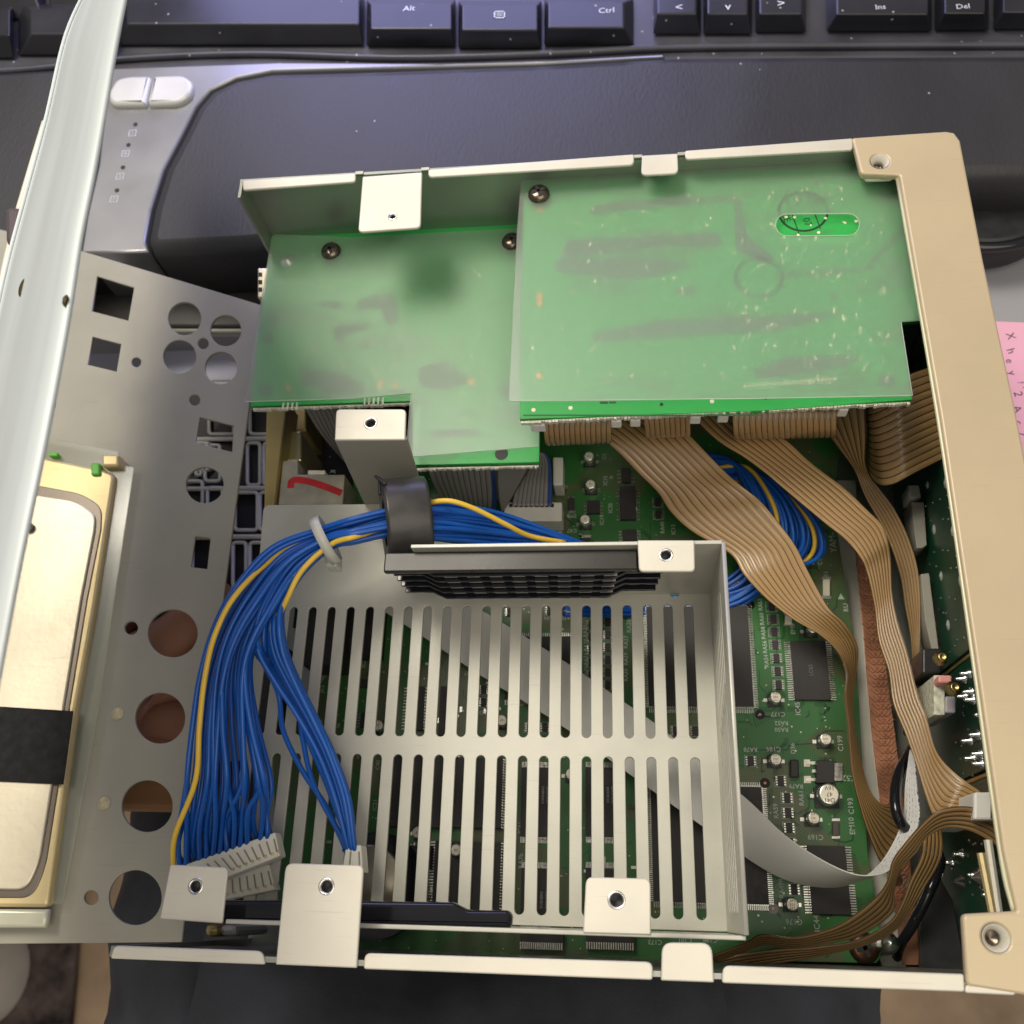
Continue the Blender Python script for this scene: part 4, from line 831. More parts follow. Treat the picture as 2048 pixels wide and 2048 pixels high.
# electrolytic cans
def can_data(r, h):
    b = MB(); b.lathe((0, 0, 0), [(r, .3), (r, 1.0), (r * .93, 1.25), (r, 1.5), (r, h - .5), (r * .95, h - .15), (r * .85, h), (0.01, h)], 28); cd_ = b.data('can', capm, True)
    b = MB(); q = r * 1.12; b.prism([(-q, -q, 0), (q, -q, 0), (q, q * .6, 0), (q * .6, q, 0), (-q * .6, q, 0), (-q, q * .6, 0)], [(-q, -q, .8), (q, -q, .8), (q, q * .6, .8), (q * .6, q, .8), (-q * .6, q, .8), (-q, q * .6, .8)]); bd = b.data('can_base', blackp)
    b = MB(); b.lathe((0, 0, h + .02), [(r * .8, 0), (r * .6, .03), (.01, .04)], 24); tp_ = b.data('can_top', captop)
    b = MB(); b.box(-q - 1.1, -.5, 0.02, -q, .5, .3); b.box(q, -.5, 0.02, q + 1.1, .5, .3); ld = b.data('can_pads', leadm)
    return cd_, bd, tp_, ld, h
can_s, can_b = can_data(1.75, 4.8), can_data(3.0, 5.6)
def can(x, y, dd, t1='105', rot=180):
    h = dd[4]; c = P(x, y, ZB + h); p = (c[0], c[1], ZB)
    o = put(dd[0], 'capacitor', None, mb, p); put(dd[1], 'base', None, o, p); put(dd[2], 'can_top', None, o, p); put(dd[3], 'pads', None, o, p)
    big = dd is can_b
    for i, s_ in enumerate(t1.split()): text(s_, x, y + (len(t1.split()) / 2 - .5 - i) * (12 if big else 8), ZB + h + .08, 1.7 if big else 1.05, blackp, mb, rot, 'capacitor_marking')
for x, y, t1 in ((1552, 1394, '220 103 16V'), (1652, 1478, '220 103 16V'), (1552, 1518, '220 103 16V'), (1628, 1636, '220 103 16V'), (1585, 1809, '220 103 16V'), (1626, 1255, '220'), (1614, 1116, '10'),
                 (1178, 912, '220'), (1181, 968, '10'), (1170, 1038, '5'), (835, 1665, '10'), (912, 1700, '10'), (1003, 1440, '47'), (1142, 1548, '22'), (755, 1450, '10')):
    can(x, y, can_s, t1)
can(1659, 1588, can_b, 'D41 47 16V')
# power transistor, diodes, chip parts, pads
pbox('regulator', 1633, 1521, 1669, 1566, ZB + .1, ZB + 2.4, chipm, mb, bv=.2); pbox('heat_tab', 1669, 1526, 1685, 1561, ZB + .1, ZB + 1.0, leadm, mb)
for y in (1526, 1542, 1559): pbox('regulator_lead', 1612 if y != 1542 else 1624, y - 3, 1633, y + 3, ZB + .1, ZB + .7, leadm, mb)
pbox('diode', 1581, 1519, 1598, 1554, ZB + .05, ZB + 2, chipm, mb, bv=.4)
pbox('pad', 1608, 1519, 1620, 1533, ZB, ZB + .12, captop, mb); pbox('pad', 1608, 1552, 1622, 1566, ZB, ZB + .12, captop, mb)
for x0, y0, x1, y1, m_ in ((1666, 1642, 1678, 1672, mat('ferrite_bead', (.09, .075, .065), .4)), (1646, 1158, 1660, 1192, mat('cream_block', (.62, .58, .44), .5)), (1570, 1230, 1584, 1246, captop), (1137, 996, 1149, 1020, chipm), (1100, 1068, 1122, 1082, chipm), (1160, 1075, 1180, 1085, chipm)):
    pbox('chip_bead', x0, y0, x1, y1, ZB + .1, ZB + 1.5, m_, mb, bv=.15)
    pbox('pad', x0 - 2, y0 - 5, x1 + 2, y0, ZB + .02, ZB + .5, leadm, mb); pbox('pad', x0 - 2, y1, x1 + 2, y1 + 5, ZB + .02, ZB + .5, leadm, mb)
# fiducial rings
for x, y in ((1520, 1429), (1530, 1566), (1546, 1817), (1500, 1210)):
    c = P(x, y, ZB); b = MB(); b.cyl((c[0], c[1], ZB + .01), 1.45, .04, 24); o = b.obj('fiducial', blackgl, mb); b = MB(); b.cyl((c[0], c[1], ZB + .06), .38, .03, 14); b.obj('copper_dot', copper, o)
# vias and small solder dots
b = MB(); r3 = random.Random(11)
for i in range(900):
    x = r3.uniform(600, 1760); y = r3.uniform(880, 1900); c = P(x, y, ZB)
    if x > 1640 + (y - 900) * .11: continue
    b.cyl((c[0], c[1], ZB + .01), r3.choice((.16, .2, .28)), .05, 6)
b.obj('vias', mat('via_gold', (.55, .56, .36), .35, .7), mb, kind='stuff')
b = MB()   # small chip resistors
for i in range(150):
    x = r3.uniform(600, 1300); y = r3.uniform(900, 1880); c = P(x, y, ZB)
    if r3.random() < .5: b.box(c[0] - .8, c[1] - .4, ZB + .05, c[0] + .8, c[1] + .4, ZB + .5)
    else: b.box(c[0] - .4, c[1] - .8, ZB + .05, c[0] + .4, c[1] + .8, ZB + .5)
b.obj('chip_resistors', leadm, mb, kind='stuff')
b = MB()   # copper track fans beside the chips
def trk(x0, y0, x1, y1, wd=.22):
    a, c = P(x0, y0, ZB), P(x1, y1, ZB); d = np.array([c[0] - a[0], c[1] - a[1]]); n_ = np.array([-d[1], d[0]]) / (np.linalg.norm(d) + 1e-9) * wd / 2
    q = [(a[0] + n_[0], a[1] + n_[1]), (a[0] - n_[0], a[1] - n_[1]), (c[0] - n_[0], c[1] - n_[1]), (c[0] + n_[0], c[1] + n_[1])]; b.prism([(*p, ZB + .005) for p in q], [(*p, ZB + .03) for p in q])
for k in range(9):
    trk(1512 + k * 6, 1455 - k * 3, 1505 + k * 3, 1425 + k, .2); trk(1692, 1698 + k * 6, 1712 + k * 1.5, 1712 + k * 6, .25); trk(1700, 1790 + k * 5, 1724, 1800 + k * 5, .2)
for pts in ([(1500, 1500), (1575, 1500), (1580, 1490), (1625, 1487), (1650, 1462), (1690, 1462)], [(1530, 1540), (1523, 1545), (1524, 1515)], [(1666, 1680), (1690, 1685), (1706, 1680), (1706, 1665)], [(1560, 1650), (1600, 1720), (1606, 1800)]):
    for i in range(len(pts) - 1): trk(*pts[i], *pts[i + 1], .35)
for k in range(260):
    x = r3.uniform(1430, 1690) if k % 2 else r3.uniform(700, 1640); y = r3.uniform(900, 1890); L0 = r3.uniform(8, 40); d_ = r3.choice(((1, 0), (0, 1), (0, 1), (1, 0)))
    x1, y1 = x + d_[0] * L0, y + d_[1] * L0; q_ = r3.uniform(5, 16) * r3.choice((1, -1)); x2, y2 = x1 + abs(q_) * (1 if d_[0] else q_ / abs(q_)), y1 + (q_ if d_[0] else abs(q_))
    if max(x, x1, x2) > 1690 or (y > 1700 and max(x, x2) > 1720): continue
    for o_ in range(r3.choice((1, 2, 4))):
        s_ = o_ * 2.6; a_, b_ = (0, s_) if d_[0] else (s_, 0); trk(x + a_, y + b_, x1 + a_, y1 + b_, .17); trk(x1 + a_, y1 + b_, x2 + a_, y2 + b_, .17)
b.obj('tracks', mat('track_dark', (.012, .05, .02), .35), mb, kind='stuff')
T_ = [('CN11', 1068, 1053, 180, 2.6), ('EM6', 1143, 1032, 180, 2.2), ('C47', 1144, 1061, 180, 2.4), ('IC19', 1204, 1040, 90, 2.3), ('IC35', 1221, 1016, 90, 2.3), ('IC15', 1211, 961, 90, 2.3), ('C3', 1209, 913, 90, 2.2), ('RA40', 1325, 1055, 90, 2.3), ('IC13', 1347, 1059, 90, 2.3),
      ('RA62', 1521, 1209, 90, 2.2), ('RA60', 1524, 1238, 90, 2.2), ('RA58', 1527, 1266, 90, 2.2), ('RA56', 1530, 1294, 90, 2.2), ('RA54', 1533, 1322, 90, 2.2), ('C177', 1556, 1428, 180, 2.4), ('RA52', 1563, 1446, 180, 2.2), ('RA50', 1563, 1459, 180, 2.2),
      ('C184', 1547, 1498, 180, 2.4), ('RA78', 1501, 1499, 180, 2.2), ('D36', 1586, 1497, 90, 2.2), ('C199', 1681, 1487, 90, 2.6), ('IC52', 1700, 1556, 180, 2.8), ('RA79', 1592, 1572, 180, 2.2), ('RA61', 1603, 1596, 90, 2.4), ('C193', 1702, 1612, 90, 2.6), ('EM10', 1704, 1652, 90, 2.6),
      ('C169', 1631, 1674, 180, 2.5), ('RA59', 1552, 1622, 90, 2.3), ('RA49R', 1563, 1776, 90, 2.3), ('C176', 1588, 1843, 180, 2.6), ('IC44', 1634, 1847, 90, 2.8), ('IC45', 1596, 1417, 90, 2.6), ('GC', 1693, 1322, 90, 4.0), ('IC51', 1653, 1153, 90, 2.4), ('C15', 1640, 1121, 90, 2.4), ('YAM-', 1666, 1085, 90, 3.6), ('EM8', 1586, 1258, 90, 2.4),
      ('IC55', 928, 1586, 90, 2.4), ('IC56', 918, 1786, 90, 2.6), ('C40', 756, 1530, 90, 2.2), ('RA28', 1172, 1290, 90, 2.2), ('RA31', 1171, 1262, 90, 2.2), ('RA21', 1172, 1318, 90, 2.2), ('RA20', 1172, 1345, 90, 2.2), ('RA19', 1173, 1372, 90, 2.2), ('RA26', 1258, 1252, 90, 2.4), ('RA27', 1252, 1284, 90, 2.3), ('RA29', 1252, 1318, 90, 2.2), ('RA30', 1252, 1350, 90, 2.2),
      ('C20', 914, 1744, 180, 2.2), ('RA7b', 1042, 1722, 90, 2.3), ('IC61', 1040, 1655, 90, 2.2), ('C43', 968, 1425, 180, 2.3), ('EM7', 938, 1346, 180, 2.2), ('IC21', 750, 1610, 90, 2.2), ('IC31', 758, 1660, 90, 2.2), ('JK3', 645, 1378, 90, 2.2), ('RA34', 1100, 1236, 180, 2.0), ('RA35', 1135, 1236, 180, 2.0), ('C173', 1310, 1884, 180, 2.2), ('C201', 1370, 1880, 180, 2.2), ('C198', 1420, 1880, 180, 2.2), ('RU', 1692, 1215, 90, 2.6), ('IC23', 728, 1325, 90, 2.2)]
for s_, x, y, r_, z_ in T_: text(s_, x, y, ZB + .06, z_ * .80, silk, mb, r_, 'silkscreen_lettering', bold=.02)
b = MB(); c = P(1682, 1193, ZB); b.prism([(c[0] - 1, c[1] - .9, ZB + .01), (c[0] + 1, c[1] - .9, ZB + .01), (c[0], c[1] + 1, ZB + .01)], [(c[0] - 1, c[1] - .9, ZB + .03), (c[0] + 1, c[1] - .9, ZB + .03), (c[0], c[1] + 1, ZB + .03)])
c = P(1107, 1047, ZB); b.prism([(c[0] - .9, c[1] - .9, ZB + .01), (c[0] + .9, c[1] - .9, ZB + .01), (c[0], c[1] + .9, ZB + .01)], [(c[0] - .9, c[1] - .9, ZB + .03), (c[0] + .9, c[1] - .9, ZB + .03), (c[0], c[1] + .9, ZB + .03)])
b.obj('silkscreen_arrows', silk, mb)
# cell holder seen through the lower left slots
c = P(748, 1770, ZB + 6); b = MB(); b.cyl((c[0], c[1], ZB), 14.5, 5.2, 40); o = b.obj('battery_holder', blackgl, mb); b = MB(); b.lathe((c[0] - 2, c[1] + 1, ZB + 5.3), [(10, -1), (10, .6), (9.4, 1.0), (.01, 1.0)], 40); b.obj('coin_cell', mat('cell_steel', (.62, .56, .44), .3, .9), mb, True)
# sockets along the near edge of the board
for x0, x1 in ((1040, 1126), (1172, 1268)):
    pbox('edge_socket', x0, 1868, x1, 1886, ZB, ZB + 3, chipm, mb)
    b = MB(); a, c = P(x0, 1888, ZB + 2), P(x1, 1888, ZB + 2)
    for k in range(20): xx = a[0] + (c[0] - a[0]) * (k + .5) / 20; b.box(xx - .15, a[1] - 1.2, ZB + .1, xx + .15, a[1] + .6, ZB + 3.2)
    b.obj('socket_leads', leadm, mb)
screw_head('board_screw', (*P(1727, 1895, ZB)[:2], ZB + .1), 4.0, mat('brown_screw', (.12, .06, .04), .3, .8), mb, 2)
# white connectors
wc = thing('ribbon_socket', 'white ribbon socket marked CN11 on the green main board', 'connector', tuple(P(1065, 1025, ZB)))
pbox('socket_body', 1008, 1004, 1124, 1042, ZB, ZB + 9, whitep, wc, bv=.4)
b = MB()
for k in range(9): x = 1022 + k * 10.3; c = P(x, 1011, ZB + 9); b.box(c[0] - .55, c[1] - .6, ZB + 9, c[0] + .55, c[1] + .6, ZB + 9.2)
b.obj('socket_slots', blackp, wc)
pbox('side_latch', 1106, 914, 1126, 970, ZB, ZB + 9, whitep, wc, bv=.4)
# ================================================================== UPPER BOARDS
ub = thing('left_upper_board', 'green circuit board under the left frosted sheet, two black screws on it', 'circuit board', tuple(P(780, 660, 60)))
Z1 = 60
sheet('board', px([(545, 474), (1080, 446), (1080, 840), (1078, 924), (824, 930), (826, 802), (501, 812), (520, 640)], Z1), Z1, 1.6, top1, ub, bevel=.1)
b = MB(); b.v = []; 
def edge_strip(nm, x0, y0, x1, y1, z, par, n=60):
    b = MB(); a, c = P(x0, y0, z), P(x1, y1, z); r_ = random.Random(5)
    for k in range(n):
        t0, t1 = k / n, (k + .85) / n; p = a + (c - a) * t0; q = a + (c - a) * t1; d = r_.uniform(.25, .7)
        b.box(p[0], min(p[1], q[1]) - d, z - 1.5, q[0], p[1] + .1, z - .3)
    return b.obj(nm, fr4w, par, kind='stuff')
edge_strip('rough_edge', 826, 936, 1078, 930, Z1, ub); edge_strip('rough_edge', 505, 816, 824, 805, Z1, ub, 50)
c = P(1003, 908, Z1); b = MB(); b.cyl((c[0], c[1], Z1 + .02), 2.0, .05, 20); b.obj('board_hole', blackp, ub)
b = MB(); r4 = random.Random(21)
def dots(n, xr, yr, z, par, cond=lambda x, y: True, nm='solder_dots', m=None, R=(.3, .38, .46)):
    b = MB(); k = 0
    while k < n:
        x = r4.uniform(*xr); y = r4.uniform(*yr)
        if not cond(x, y): continue
        c = P(x, y, z); b.cyl((c[0], c[1], z + .01), r4.choice(R), .12, 8); k += 1
    return b.obj(nm, m or mat('solder_dot', (.95, .93, .62), .4, .0), par, kind='stuff')
dots(90, (540, 1075), (490, 780), Z1, ub); dots(10, (850, 1070), (790, 890), Z1, ub)
purp = mat('trace_pour', (.085, .22, .11), .6)  # muted green of the trace pours, lines and pads
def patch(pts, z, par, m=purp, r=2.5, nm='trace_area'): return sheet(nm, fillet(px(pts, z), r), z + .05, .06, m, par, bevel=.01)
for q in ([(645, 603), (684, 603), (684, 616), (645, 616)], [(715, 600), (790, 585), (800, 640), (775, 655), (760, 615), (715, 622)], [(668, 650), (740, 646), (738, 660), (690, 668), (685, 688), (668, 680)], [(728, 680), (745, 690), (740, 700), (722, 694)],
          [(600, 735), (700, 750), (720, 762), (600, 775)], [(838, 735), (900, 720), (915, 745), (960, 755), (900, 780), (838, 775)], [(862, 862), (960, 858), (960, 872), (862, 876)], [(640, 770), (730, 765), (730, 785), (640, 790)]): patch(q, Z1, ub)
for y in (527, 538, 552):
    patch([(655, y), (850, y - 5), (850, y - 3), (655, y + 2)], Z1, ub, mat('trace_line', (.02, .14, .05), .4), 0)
for x, y in ((545, 636), (537, 677), (530, 780), (1010, 780)): c = P(x, y, Z1); b = MB(); b.cyl((c[0], c[1], Z1 + .03), 2.2, .06, 20); b.obj('dark_pad', purp, ub)
for x, y in ((576, 524),): c = P(x, y, Z1); b = MB(); b.lathe((c[0], c[1], Z1), [(2.2, 0), (2, 1), (.01, 1.6)], 16); b.obj('solder_blob', solder, ub, True)
oran = mat('orange_pad', (.75, .38, .08), .4, .2)
for x, y in ((577, 776), (762, 768), (790, 770), (942, 764)): c = P(x, y, Z1); b = MB(); b.cyl((c[0], c[1], Z1 + .03), 1.0, .1, 12); b.obj('copper_pad', oran, ub)
b = MB()
for x in (567, 576, 585, 594, 730, 739, 748, 757, 766): a = P(x, 812 if x < 650 else 802, Z1); b.box(a[0] - .25, a[1] - 1.4, Z1 - .2, a[0] + .25, a[1] + 1, Z1 + .4)
b.obj('header_pins', whitep, ub)
us = thing('socket_shell', 'small bright metal socket shell poking out left of the left green board', 'connector', tuple(P(525, 565, Z1)))
pbox('shell', 515, 536, 550, 595, Z1 - 6, Z1 - 1.7, mat('nickel_shell', (.80, .72, .55), .3, .9), us, bv=.4)
for y in (545, 560, 575): pbox('shell_notch', 517, y, 524, y + 8, Z1 - 1.7, Z1 - 1.55, blackp, us)
f1 = thing('left_frosted_sheet', 'frosted translucent insulating sheet with an L shape over the left green board', 'plastic sheet', tuple(P(780, 660, 64)))
def tilt(z0, z1, y0, y1): return lambda x, y: (z1 - z0) * min(1.2, max(0, (y0 - y) / (y0 - y1)))
Ya, Yb = P(700, 480, 63)[1], P(900, 890, 68)[1]
so = px([(543, 468), (700, 474), (1036, 456), (1080, 453), (1079, 850), (1078, 893), (812, 915), (823, 786), (700, 798), (488, 804), (500, 740)], 63)
def pz(x, y, z0, z1, ya, yb):  # sheet height grows toward the near edge
    z = z0
    for _ in range(6): c = P(x, y, z); z = z0 + (z1 - z0) * min(1.2, max(0, (ya - c[1]) / (ya - yb)))
    return c
def film_sheet(pts, r, z0, z1, ya, yb, par, hole=None):
    o = [tuple(pz(x, y, z0, z1, ya, yb)[:2]) for x, y in pts]; hs = [[tuple(pz(x, y, z0, z1, ya, yb)[:2]) for x, y in hole]] if hole else []
    ob = sheet('film', fillet(o, r), z0, .35, film, par, hs, bevel=.05, zf=tilt(z0, z1, ya, yb))
    return o
o1 = film_sheet([(543, 468), (700, 474), (1036, 456), (1080, 453), (1079, 850), (1078, 893), (812, 915), (823, 786), (700, 798), (488, 804), (500, 740)], [2, 0, 0, 0, 0, 1.5, 1.5, .2, 0, 1.5, 0], 62.2, 67.5, Ya, Yb, f1)
def rimline(pts, z0, z1, ya, yb, par):
    V, F = tube([pz(x, y, z0, z1, ya, yb) for x, y in pts], .13, 6, 4, False); obj('cut_edge', V, F, mat('film_edge', (.50, .56, .48), .5), par)
rimline([(489, 803), (700, 797), (822, 786), (812, 914), (1077, 892), (1078, 850)], 62.4, 67.7, Ya, Yb, f1)
ub2 = thing('right_upper_board', 'larger green circuit board under the right frosted sheet with round inspection stamp', 'circuit board', tuple(P(1420, 580, 80)))
Z2 = 79
sheet('board', px([(1048, 362), (1704, 318), (1800, 372), (1849, 640), (1804, 645), (1824, 799), (1520, 821), (1040, 838), (1040, 700)], Z2), Z2, 1.6, top2, ub2, bevel=.1)
edge_strip('rough_edge', 1042, 842, 1822, 803, Z2, ub2, 110)
pbox('board_groove', 1046, 829, 1520, 832, Z2 + .01, Z2 + .06, mat('groove_dark', (.02, .12, .04), .5), ub2)
dots(110, (1480, 1790), (370, 770), Z2, ub2, lambda x, y: x < 1770 + (y - 370) * .07); dots(60, (1060, 1500), (380, 790), Z2, ub2)
b = MB()
for k in range(22): c = P(1490 + k * 8.6, 773 - k * .7, Z2); b.cyl((c[0], c[1], Z2 + .01), .42, .15, 8)
b.obj('solder_row', mat('solder_dot', (.95, .93, .62), .4, .0), ub2)
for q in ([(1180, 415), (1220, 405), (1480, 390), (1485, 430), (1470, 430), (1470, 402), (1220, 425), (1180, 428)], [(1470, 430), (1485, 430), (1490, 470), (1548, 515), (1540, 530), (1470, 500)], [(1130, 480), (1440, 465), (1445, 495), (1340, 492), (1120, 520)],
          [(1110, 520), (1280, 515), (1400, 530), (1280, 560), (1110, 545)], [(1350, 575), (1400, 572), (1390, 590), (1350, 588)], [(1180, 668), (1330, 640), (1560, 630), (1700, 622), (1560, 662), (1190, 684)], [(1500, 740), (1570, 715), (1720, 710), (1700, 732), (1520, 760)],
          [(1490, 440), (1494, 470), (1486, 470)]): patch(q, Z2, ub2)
V, F = tube([P(x, y, Z2 + .05) for x, y in ((1810, 455), (1735, 535), (1725, 540), (1570, 548))], .7, 6, 4, False); V = [np.array([v[0], v[1], Z2 + .05 + (v[2] - Z2 - .05) * .05]) for v in V]; obj('trace_line', V, F, purp, ub2)
def ring(x, y, r, wd, z, par, m, nm='stamp_ring'):
    c = P(x, y, z); n = 40; v = []; f = []
    for i in range(n):
        t = 2 * math.pi * i / n
        for q in (r - wd / 2, r + wd / 2): v.append((c[0] + q * math.cos(t), c[1] + q * math.sin(t), z))
    for i in range(n): j = (i + 1) % n; f.append((2 * i, 2 * i + 1, 2 * j + 1, 2 * j))
    return obj(nm, v, f, m, par)
ring(1606, 423, 6.9, .7, Z2 + .05, ub2, ink)
for (x0, y0, x1, y1) in ((1570, 388, 1598, 468), (1611, 380, 1641, 458)):
    a, c = P(x0, y0, Z2), P(x1, y1, Z2); b = MB(); b.prism([(a[0] - .15, a[1], Z2 + .04), (a[0] + .15, a[1], Z2 + .04), (c[0] + .15, c[1], Z2 + .04), (c[0] - .15, c[1], Z2 + .04)], [(a[0] - .15, a[1], Z2 + .06), (a[0] + .15, a[1], Z2 + .06), (c[0] + .15, c[1], Z2 + .06), (c[0] - .15, c[1], Z2 + .06)]); b.obj('stamp_line', ink, ub2)
text('07', 1614, 444, Z2 + .06, 3.0, ink, ub2, -75, 'stamp_lettering'); text('SE', 1572, 436, Z2 + .06, 3.0, ink, ub2, -75, 'stamp_lettering'); text('N', 1595, 403, Z2 + .06, 2.8, ink, ub2, -75, 'stamp_lettering'); text('SC', 1635, 405, Z2 + .06, 2.8, ink, ub2, -75, 'stamp_lettering')
ring(1518, 555, 6.5, .9, Z2 + .05, ub2, mat('faint_stamp', (.04, .12, .06), .7))
for x, y, r_ in ((1636, 367, 1.1), (1667, 594, 1.1), (1774, 760, 2.1)): c = P(x, y, Z2); b = MB(); b.cyl((c[0], c[1], Z2 + .03), r_, .06, 20); b.obj('dark_pad', purp, ub2)
for x, y in ((1081, 420), (1079, 592), (1079, 606), (1078, 752)): c = P(x, y, Z2); b = MB(); b.cyl((c[0], c[1], Z2 + .03), 1.0, .1, 12); b.obj('copper_pad', oran, ub2)
for x, y, r_ in ((1323, 809, .5), (1531, 797, .4)): c = P(x, y, Z2); b = MB(); b.cyl((c[0], c[1], Z2 + .03), r_, .05, 12); b.obj('board_hole', blackp, ub2)
for x, y in ((1067, 820), (1141, 816), (1424, 803)): c = P(x, y, Z2); b = MB(); b.cyl((c[0], c[1], Z2 + .03), .6, .08, 12); b.obj('solder_dot', captop, ub2)
for q in ((1200, 803, 1216, 808), (1218, 803, 1232, 807)): pbox('trace_box', *q, Z2 + .01, Z2 + .06, mat('groove_dark2', (.03, .1, .04), .5), ub2)
for x0, x1 in ((1060, 1090), (1222, 1243), (1260, 1281), (1380, 1402), (1436, 1458), (1678, 1698)):
    y = 842 - (x0 - 1042) * .05; pbox('connector_lug', x0, y, x1, y + 10, Z2 - 6, Z2 - 2, whitep, ub2, zref=Z2 - 2, bv=.4)
f2 = thing('right_frosted_sheet', 'frosted translucent insulating sheet with an oval window over the right green board', 'plastic sheet', tuple(P(1420, 580, 83)))
Yc, Yd = P(1300, 345, 80)[1], P(1300, 795, 84)[1]
hole = stad(1573, 450, 1697, 449, 22)
film_sheet([(1042, 358), (1300, 343), (1704, 320), (1806, 372), (1849, 620), (1849, 640), (1802, 643), (1826, 792), (1500, 797), (1017, 803), (1034, 460)], [1, 0, 0, 0, 0, 0, .3, 1.5, 0, 1.5, 0], 80.6, 84.6, Yc, Yd, f2, hole)
rimline([(1018, 802), (1500, 797), (1825, 791), (1802, 645)], 80.8, 84.8, Yc, Yd, f2)
rimline(stad(1573, 450, 1697, 449, 22) + [stad(1573, 450, 1697, 449, 22)[0]], 80.9, 84.9, Yc, Yd, f2)
pbox('green_notch', 1829, 608, 1842, 632, Z2 - 3, Z2 + 1, top2, ub2)
def screw(x, y, z, lab, r=3.3):
    c = P(x, y, z + 1.5); o = thing('board_screw', lab, 'screw', (c[0], c[1], z)); screw_head('screw_head', (c[0], c[1], z), r, screwm, o, 2.0)
screw(660, 498, 62.4, 'black cross-head screw at the top left of the left frosted sheet'); screw(1023, 479, 62.4, 'black cross-head screw half hidden under the corner of the right frosted sheet'); screw(1077, 383, 81, 'black cross-head screw at the top left corner of the right frosted sheet')
bw = thing('black_lead', 'black wire in the dark notch between green board and gold panel', 'wire', tuple(P(1830, 680, 50)))
V, F = tube([P(1842, 628, 74), P(1832, 660, 66), P(1820, 700, 52), P(1815, 760, 30)], 1.1, 8); obj('wire', V, F, blackp, bw, True); V, F = tube([P(1846, 610, 78), P(1844, 630, 74)], 1.5, 8); obj('sleeve', V, F, whitep, bw, True)
dkb = MB(); 
# ================================================================== RIBBON CABLES
G = 'tan ribbon cables'
ribbon('tan_ribbon_cable', [(1150, 850, 44), (1217, 888, 42), (1279, 949, 38), (1316, 986, 36), (1341, 1024, 35), (1385, 1064, 35), (1459, 1107, 36), (1488, 1150, 37), (1531, 1196, 37), (1584, 1237, 36), (1639, 1269, 35), (1676, 1305, 34), (1693, 1345, 34), (1690, 1390, 34), (1696, 1453, 33), (1704, 1547, 30), (1723, 1626, 26), (1745, 1689, 22), (1764, 1727, 19), (1790, 1745, 16)],
       [(1330, 815, 44), (1384, 875, 44), (1447, 940, 42), (1480, 969, 42), (1518, 999, 41), (1550, 1036, 41), (1590, 1090, 41), (1615, 1140, 40), (1656, 1214, 38), (1691, 1248, 35), (1714, 1290, 28), (1714, 1330, 22), (1706, 1390, 20), (1707, 1440, 20), (1716, 1500, 20), (1736, 1575, 20), (1762, 1607, 18), (1790, 1610, 14), (1815, 1612, 10), (1840, 1614, 8)],
       10, tan, 'wide tan ribbon cable crossing the main board diagonally, edge-on at its lower bend', group=None)
ribbon('tan_ribbon_cable', [(1350, 800, 50), (1416, 865, 50), (1447, 890, 50), (1488, 915, 50), (1531, 947, 50), (1572, 982, 50), (1645, 1043, 49), (1691, 1080, 48), (1720, 1115, 48), (1734, 1147, 46), (1749, 1214, 44), (1757, 1280, 44), (1777, 1343, 45), (1786, 1406, 46), (1811, 1469, 47), (1833, 1532, 48), (1852, 1595, 50), (1868, 1632, 52), (1893, 1632, 54), (1945, 1640, 54)],
       [(1480, 790, 50), (1530, 850, 50), (1575, 883, 50), (1616, 921, 50), (1650, 948, 50), (1691, 979, 50), (1734, 1020, 50), (1762, 1048, 50), (1775, 1080, 49), (1781, 1120, 46), (1784, 1185, 44), (1795, 1243, 44), (1813, 1300, 45), (1836, 1390, 46), (1852, 1431, 47), (1868, 1490, 49), (1885, 1520, 51), (1912, 1547, 53), (1935, 1565, 54), (1960, 1582, 54)],
       8, tan, 'long tan ribbon cable running down beside the copper strip to the white socket')
ribbon('tan_ribbon_cable', [(1630, 830, 38), (1665, 880, 38), (1700, 925, 38), (1712, 945, 37), (1729, 991, 36), (1758, 1043, 35), (1781, 1092, 34), (1801, 1156, 33), (1810, 1214, 32), (1821, 1272, 31), (1826, 1330, 30), (1832, 1400, 28), (1840, 1480, 26)],
       [(1730, 800, 54), (1732, 870, 50), (1731, 925, 44), (1742, 955, 40), (1762, 982, 38), (1787, 1015, 37), (1813, 1066, 36), (1833, 1127, 35), (1840, 1185, 34), (1841, 1240, 33), (1840, 1310, 32), (1844, 1370, 30), (1852, 1460, 28)],
       6, tan, 'narrow tan ribbon cable nearest the upright board, twisting at its top')
ribbon('tan_ribbon_cable', [(1905, 909, 56), (1892, 915, 56), (1862, 930, 55), (1830, 946, 54), (1805, 960, 53), (1785, 969, 51), (1765, 971, 48), (1750, 962, 43), (1738, 945, 38), (1730, 915, 32)],
       [(1880, 728, 66), (1862, 733, 66), (1835, 742, 66), (1810, 752, 65), (1785, 762, 64), (1765, 774, 62), (1745, 785, 58), (1732, 790, 52), (1728, 795, 46), (1726, 800, 38)],
       13, tan, 'broad folded tan ribbon cable entering behind the gold panel')
